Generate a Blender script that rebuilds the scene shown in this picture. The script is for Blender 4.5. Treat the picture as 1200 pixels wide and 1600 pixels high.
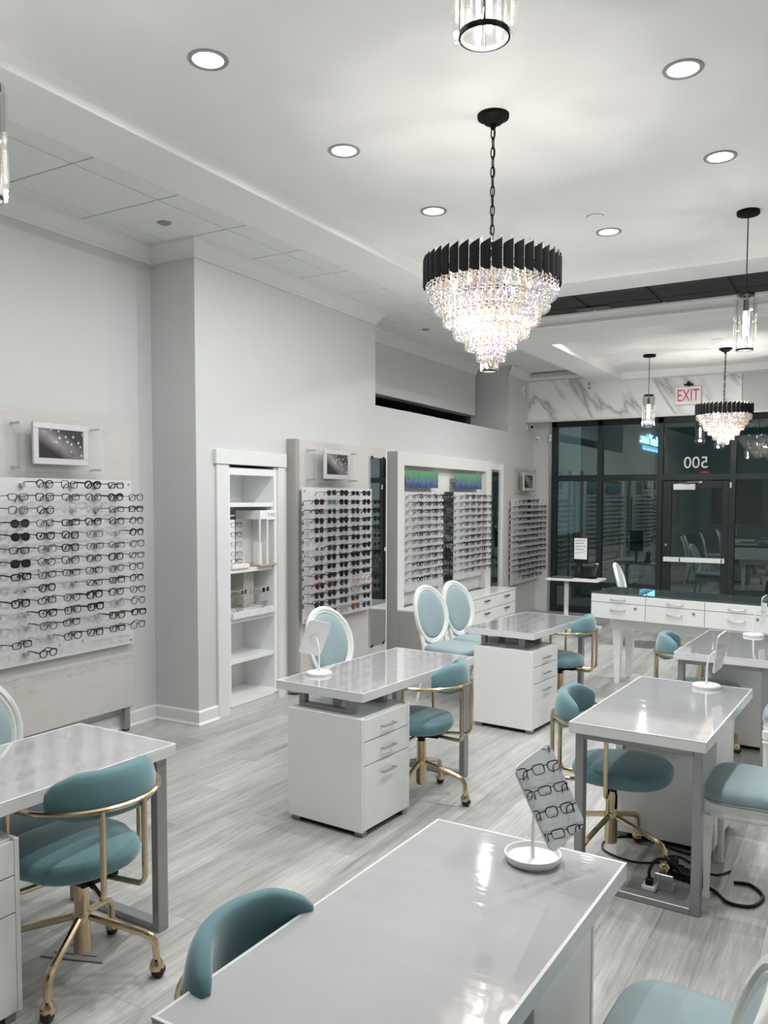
import bpy, math, random
from mathutils import Matrix, Vector
random.seed(7)
PI = math.pi
for o in list(bpy.data.objects): bpy.data.objects.remove(o)
scene = bpy.context.scene
COL = scene.collection

# ------------------------------------------------------------------ camera
cam_d = bpy.data.cameras.new('camera'); cam = bpy.data.objects.new('camera', cam_d); COL.objects.link(cam)
_r = Vector((0.8636976, 0.5040046, 0.0023998)); _u = Vector((-0.0313859, 0.0490317, 0.9983040)); _f = Vector((-0.5030321, 0.8623081, -0.0581672))
cam.matrix_world = Matrix(((_r.x, _u.x, -_f.x, 0), (_r.y, _u.y, -_f.y, 0), (_r.z, _u.z, -_f.z, 1.76), (0, 0, 0, 1)))
cam_d.sensor_fit = 'VERTICAL'; cam_d.sensor_height = 36; cam_d.lens = 1289.62 * 36 / 1600
cam_d.shift_y = 55 / 1600; cam_d.clip_start = 0.02; cam_d.clip_end = 200
scene.camera = cam

# ------------------------------------------------------------------ world, exposure, light levels
w = bpy.data.worlds.new('night'); scene.world = w; w.use_nodes = True
w.node_tree.nodes['Background'].inputs[0].default_value = (0.30, 0.42, 0.46, 1)
w.node_tree.nodes['Background'].inputs[1].default_value = 0.30
vs = scene.view_settings
vs.view_transform = 'Standard'; vs.look = 'None'; vs.gamma = 1; vs.use_curve_mapping = False
vs.exposure = 0.0
CAN_W = 20.5; CAN_FAR_W = 33.0; CAN_COL = (0.98, 1.0, 0.99)
CHAND_W = 25.0; CHAND2_W = 34.0; PEND_W = 20.0; BULB_COL = (1.0, 0.955, 0.90)

# ------------------------------------------------------------------ materials
MATS = {}
def mat(name, col=(.8, .8, .8), rough=.5, metal=0, spec=.5, coat=0, sheen=0, bump=0, bscale=40, var=0, vscale=8, stretch=(1, 1, 1), objrand=0):
    if name in MATS: return MATS[name]
    m = bpy.data.materials.new(name); m.use_nodes = True; N = m.node_tree.nodes; L = m.node_tree.links
    b = N['Principled BSDF']
    b.inputs['Base Color'].default_value = (*col, 1); b.inputs['Roughness'].default_value = rough; b.inputs['Metallic'].default_value = metal
    b.inputs['Specular IOR Level'].default_value = spec; b.inputs['Coat Weight'].default_value = coat; b.inputs['Coat Roughness'].default_value = .04
    if sheen: b.inputs['Sheen Weight'].default_value = sheen; b.inputs['Sheen Roughness'].default_value = .4
    tc = N.new('ShaderNodeTexCoord'); mp = N.new('ShaderNodeMapping'); mp.inputs['Scale'].default_value = stretch
    L.new(tc.outputs['Object'], mp.inputs['Vector'])
    if var or objrand:
        nz = N.new('ShaderNodeTexNoise'); nz.inputs['Scale'].default_value = vscale; nz.inputs['Detail'].default_value = 4
        L.new(mp.outputs[0], nz.inputs['Vector'])
        r = N.new('ShaderNodeMapRange'); r.inputs[1].default_value = .25; r.inputs[2].default_value = .75; r.inputs[3].default_value = 1 - var; r.inputs[4].default_value = 1 + var
        L.new(nz.outputs['Fac'], r.inputs[0]); fac = r.outputs[0]
        if objrand:
            oi = N.new('ShaderNodeObjectInfo'); r2 = N.new('ShaderNodeMapRange'); r2.inputs[3].default_value = 1 - objrand; r2.inputs[4].default_value = 1 + objrand
            L.new(oi.outputs['Random'], r2.inputs[0]); mu = N.new('ShaderNodeMath'); mu.operation = 'MULTIPLY'
            L.new(fac, mu.inputs[0]); L.new(r2.outputs[0], mu.inputs[1]); fac = mu.outputs[0]
        vm = N.new('ShaderNodeVectorMath'); vm.operation = 'SCALE'; vm.inputs[0].default_value = col
        L.new(fac, vm.inputs['Scale']); L.new(vm.outputs[0], b.inputs['Base Color'])
    if bump:
        nb = N.new('ShaderNodeTexNoise'); nb.inputs['Scale'].default_value = bscale; nb.inputs['Detail'].default_value = 3
        L.new(mp.outputs[0], nb.inputs['Vector']); bp = N.new('ShaderNodeBump'); bp.inputs['Strength'].default_value = bump; bp.inputs['Distance'].default_value = .01
        L.new(nb.outputs['Fac'], bp.inputs['Height']); L.new(bp.outputs[0], b.inputs['Normal'])
    MATS[name] = m; return m
def emit(name, col, s):
    if name in MATS: return MATS[name]
    m = bpy.data.materials.new(name); m.use_nodes = True; N = m.node_tree.nodes; L = m.node_tree.links; N.clear()
    e = N.new('ShaderNodeEmission'); e.inputs[0].default_value = (*col, 1); e.inputs[1].default_value = s
    o = N.new('ShaderNodeOutputMaterial'); L.new(e.outputs[0], o.inputs[0]); MATS[name] = m; return m
def pane(name, tint=(1, 1, 1), base=.03, ior=1.5, rough=0.0, body=0, bodycol=(1, 1, 1), trans=0, sparkle=0):
    """clear sheet: transparent + fresnel gloss (+ a little white body scatter)"""
    if name in MATS: return MATS[name]
    m = bpy.data.materials.new(name); m.use_nodes = True; N = m.node_tree.nodes; L = m.node_tree.links; N.clear()
    t = N.new('ShaderNodeBsdfTransparent'); t.inputs[0].default_value = (*tint, 1)
    g = N.new('ShaderNodeBsdfGlossy'); g.inputs['Roughness'].default_value = rough
    fr = N.new('ShaderNodeFresnel'); fr.inputs[0].default_value = ior
    if not sparkle:  # the sheet does not bend rays, so both faces use the outside index
        ge = N.new('ShaderNodeNewGeometry'); mr = N.new('ShaderNodeMapRange'); mr.inputs[3].default_value = ior; mr.inputs[4].default_value = 1 / ior
        L.new(ge.outputs['Backfacing'], mr.inputs[0]); L.new(mr.outputs[0], fr.inputs[0])
    if sparkle:      # cut-glass facets: bumpy gloss, slight warm and cool tints from piece to piece
        tc = N.new('ShaderNodeTexCoord'); vo = N.new('ShaderNodeTexVoronoi'); vo.inputs['Scale'].default_value = 55; L.new(tc.outputs['Object'], vo.inputs['Vector'])
        bp = N.new('ShaderNodeBump'); bp.inputs['Strength'].default_value = sparkle; bp.inputs['Distance'].default_value = .02; L.new(vo.outputs['Distance'], bp.inputs['Height']); L.new(bp.outputs[0], g.inputs['Normal']); L.new(bp.outputs[0], fr.inputs['Normal'])
        oi = N.new('ShaderNodeObjectInfo'); cr = N.new('ShaderNodeValToRGB'); L.new(oi.outputs['Random'], cr.inputs[0]); e = cr.color_ramp.elements
        e[0].color = (1, .90, .78, 1); e[1].color = (.90, .95, 1, 1); q = e.new(.45); q.color = (.98, .97, .95, 1); q = e.new(.75); q.color = (.97, .92, .97, 1); L.new(cr.outputs[0], t.inputs[0]); L.new(cr.outputs[0], g.inputs[0])
    ad = N.new('ShaderNodeMath'); ad.operation = 'ADD'; ad.inputs[1].default_value = base; ad.use_clamp = True; L.new(fr.outputs[0], ad.inputs[0])
    src = t.outputs[0]
    if body:
        d = N.new('ShaderNodeBsdfDiffuse'); d.inputs[0].default_value = (*bodycol, 1)
        if trans:
            tl = N.new('ShaderNodeBsdfTranslucent'); tl.inputs[0].default_value = (*bodycol, 1)
            mx0 = N.new('ShaderNodeMixShader'); mx0.inputs[0].default_value = trans; L.new(d.outputs[0], mx0.inputs[1]); L.new(tl.outputs[0], mx0.inputs[2]); dd = mx0.outputs[0]
        else: dd = d.outputs[0]
        mb = N.new('ShaderNodeMixShader'); mb.inputs[0].default_value = body; L.new(src, mb.inputs[1]); L.new(dd, mb.inputs[2]); src = mb.outputs[0]
    mx = N.new('ShaderNodeMixShader'); L.new(ad.outputs[0], mx.inputs[0]); L.new(src, mx.inputs[1]); L.new(g.outputs[0], mx.inputs[2])
    o = N.new('ShaderNodeOutputMaterial'); L.new(mx.outputs[0], o.inputs[0]); MATS[name] = m; return m

M_WALL = mat('wall_paint', (.605, .616, .613), .55, bump=.03, bscale=180, var=.012, vscale=3)
M_CEIL = mat('ceiling_paint', (.87, .868, .862), .6, bump=.05, bscale=14, var=.02, vscale=2)
M_TRIM = mat('trim_paint', (.75, .76, .757), .3, var=.01, vscale=5)
M_TILE = mat('acoustic_tile', (.80, .825, .80), .9, bump=.25, bscale=260, var=.03, vscale=30)
M_GRID = mat('ceiling_grid', (.035, .035, .035), .8, var=.02)
M_DTILE = mat('dark_ceiling_tile', (.022, .024, .025), .75, var=.2, vscale=4)
M_LAM = mat('linen_laminate', (.57, .55, .525), .5, bump=.12, bscale=60, var=.06, vscale=14, stretch=(1, 1, 9))
M_LAMD = mat('grey_laminate_edge', (.36, .345, .325), .5, var=.05, vscale=14, stretch=(1, 1, 9))
M_LAMW = mat('pale_laminate', (.72, .705, .68), .5, bump=.08, bscale=60, var=.04, vscale=14, stretch=(1, 1, 9))
M_WHITE = mat('white_lacquer', (.86, .872, .868), .22, coat=.3, var=.008)
M_WMET = mat('white_metal', (.82, .82, .82), .35, var=.01)
M_DESKTOP = mat('desk_white_top', (.78, .78, .785), .18, coat=.4, var=.008)
M_STEEL = mat('grey_powder_steel', (.33, .335, .34), .38, metal=.55, var=.03)
M_NICKEL = mat('brushed_nickel', (.55, .55, .55), .3, metal=1, var=.04, vscale=60)
M_GOLD = mat('champagne_gold', (.62, .50, .33), .2, metal=1, var=.03, vscale=30)
M_BLACK = mat('black_plastic', (.008, .008, .009), .45, spec=.25, var=.1)
M_BLACKM = mat('black_metal', (.005, .005, .005), .65, spec=.12, var=.1)
M_RUBBER = mat('black_rubber', (.02, .02, .02), .6, var=.1)
M_FRAMEAL = mat('storefront_bronze', (.022, .030, .033), .4, metal=.3, var=.08)
M_TEAL = mat('teal_velvet', (.118, .235, .264), .8, sheen=.6, bump=.08, bscale=220, var=.09, vscale=5)
M_SKY = mat('pale_blue_fabric', (.30, .395, .418), .75, sheen=.35, bump=.08, bscale=260, var=.03, vscale=8)
M_CWHITE = mat('chair_white_paint', (.80, .815, .80), .35, var=.02)
M_MIRROR = mat('mirror_silver', (.86, .90, .89), .01, metal=1, var=.004)
M_DMIRROR = mat('smoked_mirror', (.55, .60, .60), .015, metal=1, var=.004)
M_DRAWDARK = mat('drawer_gap', (.09, .09, .09), .7, var=.02)
M_WOODTAN = mat('light_wood', (.52, .37, .24), .45, var=.08, vscale=20, stretch=(1, 8, 1))
M_CARD = mat('white_card', (.86, .86, .87), .6, var=.01)
M_SIGNWHITE = mat('sign_white', (.85, .83, .80), .4, var=.01)
M_RED = mat('sign_red', (.62, .03, .06), .4, var=.02)
M_ASPHALT = mat('asphalt', (.08, .09, .095), .7, var=.2, vscale=3)
M_FACADE = mat('night_facade', (.20, .30, .285), .8, var=.15, vscale=1)
M_PANE = pane('storefront_glass', (.78, .88, .87), .07, 1.5)
M_ACRYL = pane('clear_acrylic', (.985, .99, .99), .012, 1.12, body=.05)
M_FROST = pane('frosted_acrylic_board', (.97, .97, .98), .01, 1.2, rough=.2, body=.86, bodycol=(.80, .795, .81), trans=.12)
M_CRYST = pane('crystal', (.99, .985, .97), .12, 1.6, body=.10, bodycol=(.95, .93, .90), trans=.6, sparkle=.9)
M_CBAR = pane('crystal_bar_glass', (.95, .95, .94), .09, 1.5, body=.006)
M_LENS = pane('clear_lens', (.97, .98, .98), .02, 1.5)
M_CLEARFR = pane('clear_frame_plastic', (.93, .93, .93), .05, 1.5, body=.25, bodycol=(.7, .7, .7))
M_BULB = emit('bulb_glow', (1, .95, .88), 15)
M_CAN = emit('downlight_glow', (.97, 1, 1), 9)
M_NEON = emit('sign_neon', (.25, .72, 1.0), 5)
M_GLASSTOP = mat('back_painted_glass', (.50, .493, .508), .05, coat=1, spec=.6, bump=.11, bscale=4, stretch=(.6, 5, 1), var=.03, vscale=3)
M_CASETOP = pane('smoked_case_glass', (.55, .62, .61), .08, 1.5, body=.55, bodycol=(.10, .13, .13))

def wood_floor():
    m = bpy.data.materials.new('grey_oak_plank'); m.use_nodes = True; N = m.node_tree.nodes; L = m.node_tree.links; b = N['Principled BSDF']
    tc = N.new('ShaderNodeTexCoord'); oi = N.new('ShaderNodeObjectInfo')
    off = N.new('ShaderNodeVectorMath'); off.operation = 'SCALE'; off.inputs[0].default_value = (37, 91, 13); L.new(oi.outputs['Random'], off.inputs['Scale'])
    ad = N.new('ShaderNodeVectorMath'); ad.operation = 'ADD'; L.new(tc.outputs['Object'], ad.inputs[0]); L.new(off.outputs[0], ad.inputs[1])
    mp = N.new('ShaderNodeMapping'); mp.inputs['Scale'].default_value = (44, 2.4, 1); L.new(ad.outputs[0], mp.inputs[0])
    n1 = N.new('ShaderNodeTexNoise'); n1.inputs['Scale'].default_value = 1.4; n1.inputs['Detail'].default_value = 6; n1.inputs['Roughness'].default_value = .62; n1.inputs['Distortion'].default_value = .6
    L.new(mp.outputs[0], n1.inputs[0])
    mp2 = N.new('ShaderNodeMapping'); mp2.inputs['Scale'].default_value = (7, .8, 1); L.new(ad.outputs[0], mp2.inputs[0])
    wv = N.new('ShaderNodeTexNoise'); wv.inputs['Scale'].default_value = 1.2; wv.inputs['Detail'].default_value = 2; L.new(mp2.outputs[0], wv.inputs[0])
    mx = N.new('ShaderNodeMath'); mx.operation = 'MULTIPLY_ADD'; mx.inputs[1].default_value = .6; L.new(n1.outputs['Fac'], mx.inputs[0])
    m3 = N.new('ShaderNodeMath'); m3.operation = 'MULTIPLY'; m3.inputs[1].default_value = .4; L.new(wv.outputs['Fac'], m3.inputs[0]); L.new(m3.outputs[0], mx.inputs[2])
    cr = N.new('ShaderNodeValToRGB'); L.new(mx.outputs[0], cr.inputs[0])
    cr.color_ramp.elements[0].position = .34; cr.color_ramp.elements[0].color = (.295, .287, .277, 1)
    cr.color_ramp.elements[1].position = .66; cr.color_ramp.elements[1].color = (.555, .543, .528, 1)
    r2 = N.new('ShaderNodeMapRange'); r2.inputs[3].default_value = .84; r2.inputs[4].default_value = 1.16; L.new(oi.outputs['Random'], r2.inputs[0])
    sc = N.new('ShaderNodeVectorMath'); sc.operation = 'SCALE'; L.new(cr.outputs[0], sc.inputs[0]); L.new(r2.outputs[0], sc.inputs['Scale']); L.new(sc.outputs[0], b.inputs['Base Color'])
    b.inputs['Roughness'].default_value = .38
    bp = N.new('ShaderNodeBump'); bp.inputs['Strength'].default_value = .12; bp.inputs['Distance'].default_value = .004; L.new(n1.outputs['Fac'], bp.inputs['Height']); L.new(bp.outputs[0], b.inputs['Normal'])
    return m
M_FLOOR = wood_floor()
def marble():
    m = bpy.data.materials.new('veined_marble'); m.use_nodes = True; N = m.node_tree.nodes; L = m.node_tree.links; b = N['Principled BSDF']
    tc = N.new('ShaderNodeTexCoord'); mp = N.new('ShaderNodeMapping'); mp.vector_type = 'TEXTURE'; mp.inputs['Rotation'].default_value = (0, math.radians(143), 0); mp.inputs['Scale'].default_value = (.55, 1, 2.2)
    L.new(tc.outputs['Object'], mp.inputs[0])
    n = N.new('ShaderNodeTexNoise'); n.inputs['Scale'].default_value = 1.15; n.inputs['Detail'].default_value = 6; n.inputs['Distortion'].default_value = .55; L.new(mp.outputs[0], n.inputs[0])
    ab = N.new('ShaderNodeMath'); ab.operation = 'SUBTRACT'; ab.inputs[1].default_value = .5; L.new(n.outputs['Fac'], ab.inputs[0])
    a2 = N.new('ShaderNodeMath'); a2.operation = 'ABSOLUTE'; L.new(ab.outputs[0], a2.inputs[0])
    cr = N.new('ShaderNodeValToRGB'); L.new(a2.outputs[0], cr.inputs[0]); e = cr.color_ramp.elements
    e[0].position = 0; e[0].color = (.44, .435, .42, 1); e[1].position = .05; e[1].color = (.86, .86, .85, 1)
    q = e.new(.016); q.color = (.66, .655, .64, 1)
    L.new(cr.outputs[0], b.inputs['Base Color']); b.inputs['Roughness'].default_value = .2; return m
M_MARBLE = marble()
def bokeh():
    m = bpy.data.materials.new('bokeh_print'); m.use_nodes = True; N = m.node_tree.nodes; L = m.node_tree.links; b = N['Principled BSDF']
    tc = N.new('ShaderNodeTexCoord')
    sx = N.new('ShaderNodeSeparateXYZ'); L.new(tc.outputs['Object'], sx.inputs[0])
    v = N.new('ShaderNodeTexVoronoi'); v.inputs['Scale'].default_value = 26; L.new(tc.outputs['Object'], v.inputs['Vector'])
    nz = N.new('ShaderNodeTexNoise'); nz.inputs['Scale'].default_value = 9; L.new(tc.outputs['Object'], nz.inputs['Vector'])
    # diagonal band running down to the right
    d = N.new('ShaderNodeMath'); d.operation = 'MULTIPLY_ADD'; d.inputs[1].default_value = .55; L.new(sx.outputs['Y'], d.inputs[0]); L.new(sx.outputs['Z'], d.inputs[2])
    d2 = N.new('ShaderNodeMath'); d2.operation = 'ABSOLUTE'; L.new(d.outputs[0], d2.inputs[0])
    band = N.new('ShaderNodeMapRange'); band.inputs[1].default_value = 0; band.inputs[2].default_value = .09; band.inputs[3].default_value = .55; band.inputs[4].default_value = 0; L.new(d2.outputs[0], band.inputs[0])
    mu = N.new('ShaderNodeMath'); mu.operation = 'MULTIPLY'; L.new(band.outputs[0], mu.inputs[0]); L.new(nz.outputs['Fac'], mu.inputs[1])
    cr = N.new('ShaderNodeValToRGB'); L.new(v.outputs['Distance'], cr.inputs[0]); cr.color_ramp.interpolation = 'EASE'
    cr.color_ramp.elements[0].position = .16; cr.color_ramp.elements[0].color = (.5, .47, .49, 1); cr.color_ramp.elements[1].position = .3; cr.color_ramp.elements[1].color = (.02, .02, .022, 1)
    ds = N.new('ShaderNodeMapRange'); ds.inputs[1].default_value = -.03; ds.inputs[2].default_value = .02; L.new(d.outputs[0], ds.inputs[0])
    dots = N.new('ShaderNodeVectorMath'); dots.operation = 'SCALE'; L.new(cr.outputs[0], dots.inputs[0]); L.new(ds.outputs[0], dots.inputs['Scale'])
    cb = N.new('ShaderNodeVectorMath'); cb.operation = 'SCALE'; cb.inputs[0].default_value = (.8, .72, .74); L.new(mu.outputs[0], cb.inputs['Scale'])
    ad = N.new('ShaderNodeVectorMath'); ad.operation = 'ADD'; L.new(dots.outputs[0], ad.inputs[0]); L.new(cb.outputs[0], ad.inputs[1])
    ad2 = N.new('ShaderNodeVectorMath'); ad2.operation = 'ADD'; ad2.inputs[1].default_value = (.022, .02, .022); L.new(ad.outputs[0], ad2.inputs[0])
    L.new(ad2.outputs[0], b.inputs['Base Color']); b.inputs['Roughness'].default_value = .25; return m
M_BOKEH = bokeh()
def grassprint():
    m = bpy.data.materials.new('grass_print'); m.use_nodes = True; N = m.node_tree.nodes; L = m.node_tree.links; b = N['Principled BSDF']
    tc = N.new('ShaderNodeTexCoord'); sx = N.new('ShaderNodeSeparateXYZ'); L.new(tc.outputs['Object'], sx.inputs[0])
    mp = N.new('ShaderNodeMapping'); mp.inputs['Scale'].default_value = (1, 60, 1.2); L.new(tc.outputs['Object'], mp.inputs[0])
    n = N.new('ShaderNodeTexNoise'); n.inputs['Scale'].default_value = 1; n.inputs['Detail'].default_value = 3; L.new(mp.outputs[0], n.inputs[0])
    ma = N.new('ShaderNodeMath'); ma.operation = 'MULTIPLY_ADD'; ma.inputs[1].default_value = .50; ma.inputs[2].default_value = -.25; L.new(n.outputs['Fac'], ma.inputs[0])
    a = N.new('ShaderNodeMath'); L.new(sx.outputs['Z'], a.inputs[0]); L.new(ma.outputs[0], a.inputs[1])
    r = N.new('ShaderNodeMapRange'); r.inputs[1].default_value = -.09; r.inputs[2].default_value = .09; L.new(a.outputs[0], r.inputs[0])
    cr = N.new('ShaderNodeValToRGB'); L.new(r.outputs[0], cr.inputs[0]); e = cr.color_ramp.elements
    e[0].position = .1; e[0].color = (.05, .075, .20, 1); e[1].position = .9; e[1].color = (.16, .38, .17, 1); q = e.new(.42); q.color = (.17, .23, .36, 1); q2 = e.new(.6); q2.color = (.10, .26, .20, 1)
    L.new(cr.outputs[0], b.inputs['Base Color']); b.inputs['Roughness'].default_value = .2; return m
M_GRASS = grassprint()

# ------------------------------------------------------------------ mesh builder
class MB:
    def __init__(s): s.v = []; s.f = []; s.mi = []
    def add(s, vs, fs, m=0):
        b = len(s.v); s.v += [tuple(q) for q in vs]
        for q in fs: s.f.append([i + b for i in q]); s.mi.append(m)
    def box(s, x0, x1, y0, y1, z0, z1, bev=0, m=0, R=None):
        if bev <= 0:
            V = [(x, y, z) for x in (x0, x1) for y in (y0, y1) for z in (z0, z1)]
            F = [(0, 1, 3, 2), (4, 6, 7, 5), (0, 4, 5, 1), (2, 3, 7, 6), (0, 2, 6, 4), (1, 5, 7, 3)]
        else:
            V = []; idx = {}
            for i, x in enumerate((x0, x1)):
                for j, y in enumerate((y0, y1)):
                    for k, z in enumerate((z0, z1)):
                        sx, sy, sz = 1 - 2 * i, 1 - 2 * j, 1 - 2 * k
                        for a in range(3):
                            p = [x + sx * bev, y + sy * bev, z + sz * bev]; p[a] = (x, y, z)[a]
                            idx[(i, j, k, a)] = len(V); V.append(tuple(p))
            F = []
            for a in range(3):
                b_, c_ = (a + 1) % 3, (a + 2) % 3
                for sd in (0, 1):
                    q = []
                    for (p, r) in ((0, 0), (1, 0), (1, 1), (0, 1)):
                        t = [0, 0, 0]; t[a] = sd; t[b_] = p; t[c_] = r; q.append(idx[(*t, a)])
                    F.append(q if sd else q[::-1])
            for a in range(3):
                b_, c_ = (a + 1) % 3, (a + 2) % 3
                for p in (0, 1):
                    for r in (0, 1):
                        t0 = [0, 0, 0]; t0[b_] = p; t0[c_] = r; t1 = list(t0); t1[a] = 1
                        q = [idx[(*t0, b_)], idx[(*t1, b_)], idx[(*t1, c_)], idx[(*t0, c_)]]
                        F.append(q if (p ^ r) == 0 else q[::-1])
            for i in (0, 1):
                for j in (0, 1):
                    for k in (0, 1):
                        q = [idx[(i, j, k, a)] for a in range(3)]; F.append(q if (i + j + k) % 2 else q[::-1])
        if R is not None: V = [tuple(R @ Vector(p)) for p in V]
        s.add(V, F, m); return s
    def tube(s, pts, r, n=8, closed=False, m=0, cap=True):
        pts = [Vector(p) for p in pts]; k = len(pts); rs = r if isinstance(r, (list, tuple)) else [r] * k
        T = []
        for i in range(k):
            if closed: t = pts[(i + 1) % k] - pts[i - 1]
            else: t = pts[min(i + 1, k - 1)] - pts[max(i - 1, 0)]
            T.append(t.normalized())
        up = Vector((0, 0, 1)) if abs(T[0].z) < .9 else Vector((1, 0, 0))
        nrm = (up - T[0] * up.dot(T[0])).normalized(); V = []
        for i in range(k):
            if i: nrm = (nrm - T[i] * nrm.dot(T[i])).normalized()
            bn = T[i].cross(nrm)
            for j in range(n):
                a = 2 * PI * (j + .5) / n; V.append(pts[i] + (nrm * math.cos(a) + bn * math.sin(a)) * rs[i])
        F = []
        for i in range(k if closed else k - 1):
            i2 = (i + 1) % k
            for j in range(n): F.append((i * n + j, i * n + (j + 1) % n, i2 * n + (j + 1) % n, i2 * n + j))
        if cap and not closed: F.append(tuple(range(n))[::-1]); F.append(tuple((k - 1) * n + j for j in range(n)))
        s.add(V, F, m); return s
    def cyl(s, p0, p1, r0, r1=None, n=16, m=0): return s.tube([p0, p1], [r0, r0 if r1 is None else r1], n, m=m)
    def lathe(s, prof, n=24, c=(0, 0, 0), m=0):
        V = []; F = []; k = len(prof)
        for r, z in prof:
            for j in range(n): a = 2 * PI * j / n; V.append((c[0] + r * math.cos(a), c[1] + r * math.sin(a), c[2] + z))
        for i in range(k - 1):
            for j in range(n): F.append((i * n + j, i * n + (j + 1) % n, (i + 1) * n + (j + 1) % n, (i + 1) * n + j))
        if prof[0][0] > 1e-6: F.append(tuple(range(n))[::-1])
        if prof[-1][0] > 1e-6: F.append(tuple((k - 1) * n + j for j in range(n)))
        s.add(V, F, m); return s
    def loft(s, rings, m=0, cap=True, closed=True):
        n = len(rings[0]); V = [p for r in rings for p in r]; F = []
        for i in range(len(rings) - 1):
            for j in range(n if closed else n - 1): F.append((i * n + j, i * n + (j + 1) % n, (i + 1) * n + (j + 1) % n, (i + 1) * n + j))
        if cap: F.append(tuple(range(n))[::-1]); F.append(tuple((len(rings) - 1) * n + j for j in range(n)))
        s.add(V, F, m); return s
    def prism(s, poly, h0, h1, axis='z', m=0):
        def P(a, b, h): return {'z': (a, b, h), 'x': (h, a, b), 'y': (a, h, b)}[axis]
        n = len(poly); V = [P(a, b, h0) for a, b in poly] + [P(a, b, h1) for a, b in poly]
        F = [tuple(range(n))[::-1], tuple(range(n, 2 * n))] + [(i, (i + 1) % n, n + (i + 1) % n, n + i) for i in range(n)]
        s.add(V, F, m); return s
    def mesh(s, name, mats, smooth=35):
        me = bpy.data.meshes.new(name); me.from_pydata(s.v, [], s.f)
        for m in (mats if isinstance(mats, (list, tuple)) else [mats]): me.materials.append(m)
        if any(s.mi): me.polygons.foreach_set('material_index', s.mi)
        if smooth:
            me.polygons.foreach_set('use_smooth', [True] * len(s.f)); me.set_sharp_from_angle(angle=math.radians(smooth))
        me.update(); return me
    def build(s, name, mats, parent=None, smooth=35, loc=None, rot=None):
        return link(name, s.mesh(name, mats, smooth), parent, loc, rot)
def link(name, me, parent=None, loc=None, rot=None):
    o = bpy.data.objects.new(name, me); COL.objects.link(o)
    if parent is not None: o.parent = parent
    if loc is not None: o.location = loc
    if rot is not None: o.rotation_euler = rot
    return o
def tag(o, label, cat, group=None):
    o['label'] = label; o['category'] = cat
    if group: o['group'] = group
    return o
def thing(name, label, cat, loc=(0, 0, 0), rz=0, group=None):
    o = bpy.data.objects.new(name, None); COL.objects.link(o); o.empty_display_size = .1
    o.location = loc; o.rotation_euler = (0, 0, rz); return tag(o, label, cat, group)
def struct(o): o['kind'] = 'structure'; return o
def copy_tree(o, parent=None):
    c = o.copy(); COL.objects.link(c); c.parent = parent
    for ch in list(o.children): copy_tree(ch, c)
    return c
def ell(a, b, n, c=(0, 0), e=2.0):
    out = []
    for i in range(n):
        t = 2 * PI * i / n; ct, st = math.cos(t), math.sin(t)
        out.append((c[0] + a * math.copysign(abs(ct) ** (2 / e), ct), c[1] + b * math.copysign(abs(st) ** (2 / e), st)))
    return out
def rrect(w, h, r, n=4, c=(0, 0)):
    out = []
    for cx, cy, a0 in ((w / 2 - r, h / 2 - r, 0), (-w / 2 + r, h / 2 - r, PI / 2), (-w / 2 + r, -h / 2 + r, PI), (w / 2 - r, -h / 2 + r, 1.5 * PI)):
        for i in range(n + 1): a = a0 + PI / 2 * i / n; out.append((c[0] + cx + r * math.cos(a), c[1] + cy + r * math.sin(a)))
    return out
def text(name, body, size, m, parent, loc, rot, sx=1, ext=.004, align='CENTER'):
    cu = bpy.data.curves.new(name, 'FONT'); cu.body = body; cu.size = size; cu.extrude = ext; cu.align_x = align; cu.align_y = 'CENTER'
    t = bpy.data.objects.new('tmp_text', cu); COL.objects.link(t); dg = bpy.context.evaluated_depsgraph_get()
    me = bpy.data.meshes.new_from_object(t.evaluated_get(dg)); bpy.data.objects.remove(t); me.name = name
    me.materials.clear(); me.materials.append(m)
    o = link(name, me, parent, loc, rot); o.scale = (sx, 1, 1); return o
ORD = ['first', 'second', 'third', 'fourth', 'fifth', 'sixth', 'seventh', 'eighth', 'ninth', 'tenth', 'eleventh', 'twelfth', 'thirteenth', 'fourteenth']

# wall frame: the left wall is turned a little from the room axis.  local x = into the room (d), local y = along the wall (s)
TH = math.atan(.02); WU = Vector((-math.sin(TH), math.cos(TH), 0)); WN = Vector((math.cos(TH), math.sin(TH), 0)); WP = Vector((-4.43, 4.744, 0))
def wf(d, s, z=0): return WP + WN * d + WU * s + Vector((0, 0, z))

# ================================================================== STRUCTURE
# ---- floor
fb = MB().box(-5.6, 1.5, -3.2, 12.75, -.12, -.006); floor = struct(fb.build('floor', M_FLOOR))
PWID, PLEN = .20, 1.40; meshes = {}
def plank_mesh(w_, l_):
    k = (round(w_, 3), round(l_, 3))
    if k not in meshes: meshes[k] = MB().box(-w_ / 2 + .0003, w_ / 2 - .0003, .0003, l_ - .0003, -.006, 0, .0005).mesh('plank', M_FLOOR, 0)
    return meshes[k]
rows = int((1.32 + 4.90) / PWID); ci = 0
for i in range(rows + 1):
    x = -4.90 + PWID * (i + .5); y = .45 - (i * .53 % PLEN); 
    if x > 1.3: break
    while y < 12.62:
        y0 = max(y, .45); y1 = min(y + PLEN, 12.62)
        if y1 - y0 > .03 and not (x < -4.62 and y0 > 4.8) and not (y1 < 1.2 and (x < -3.6)):
            link('plank', plank_mesh(PWID, y1 - y0), floor, (x, y0, 0)); ci += 1
        y += PLEN
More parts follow.
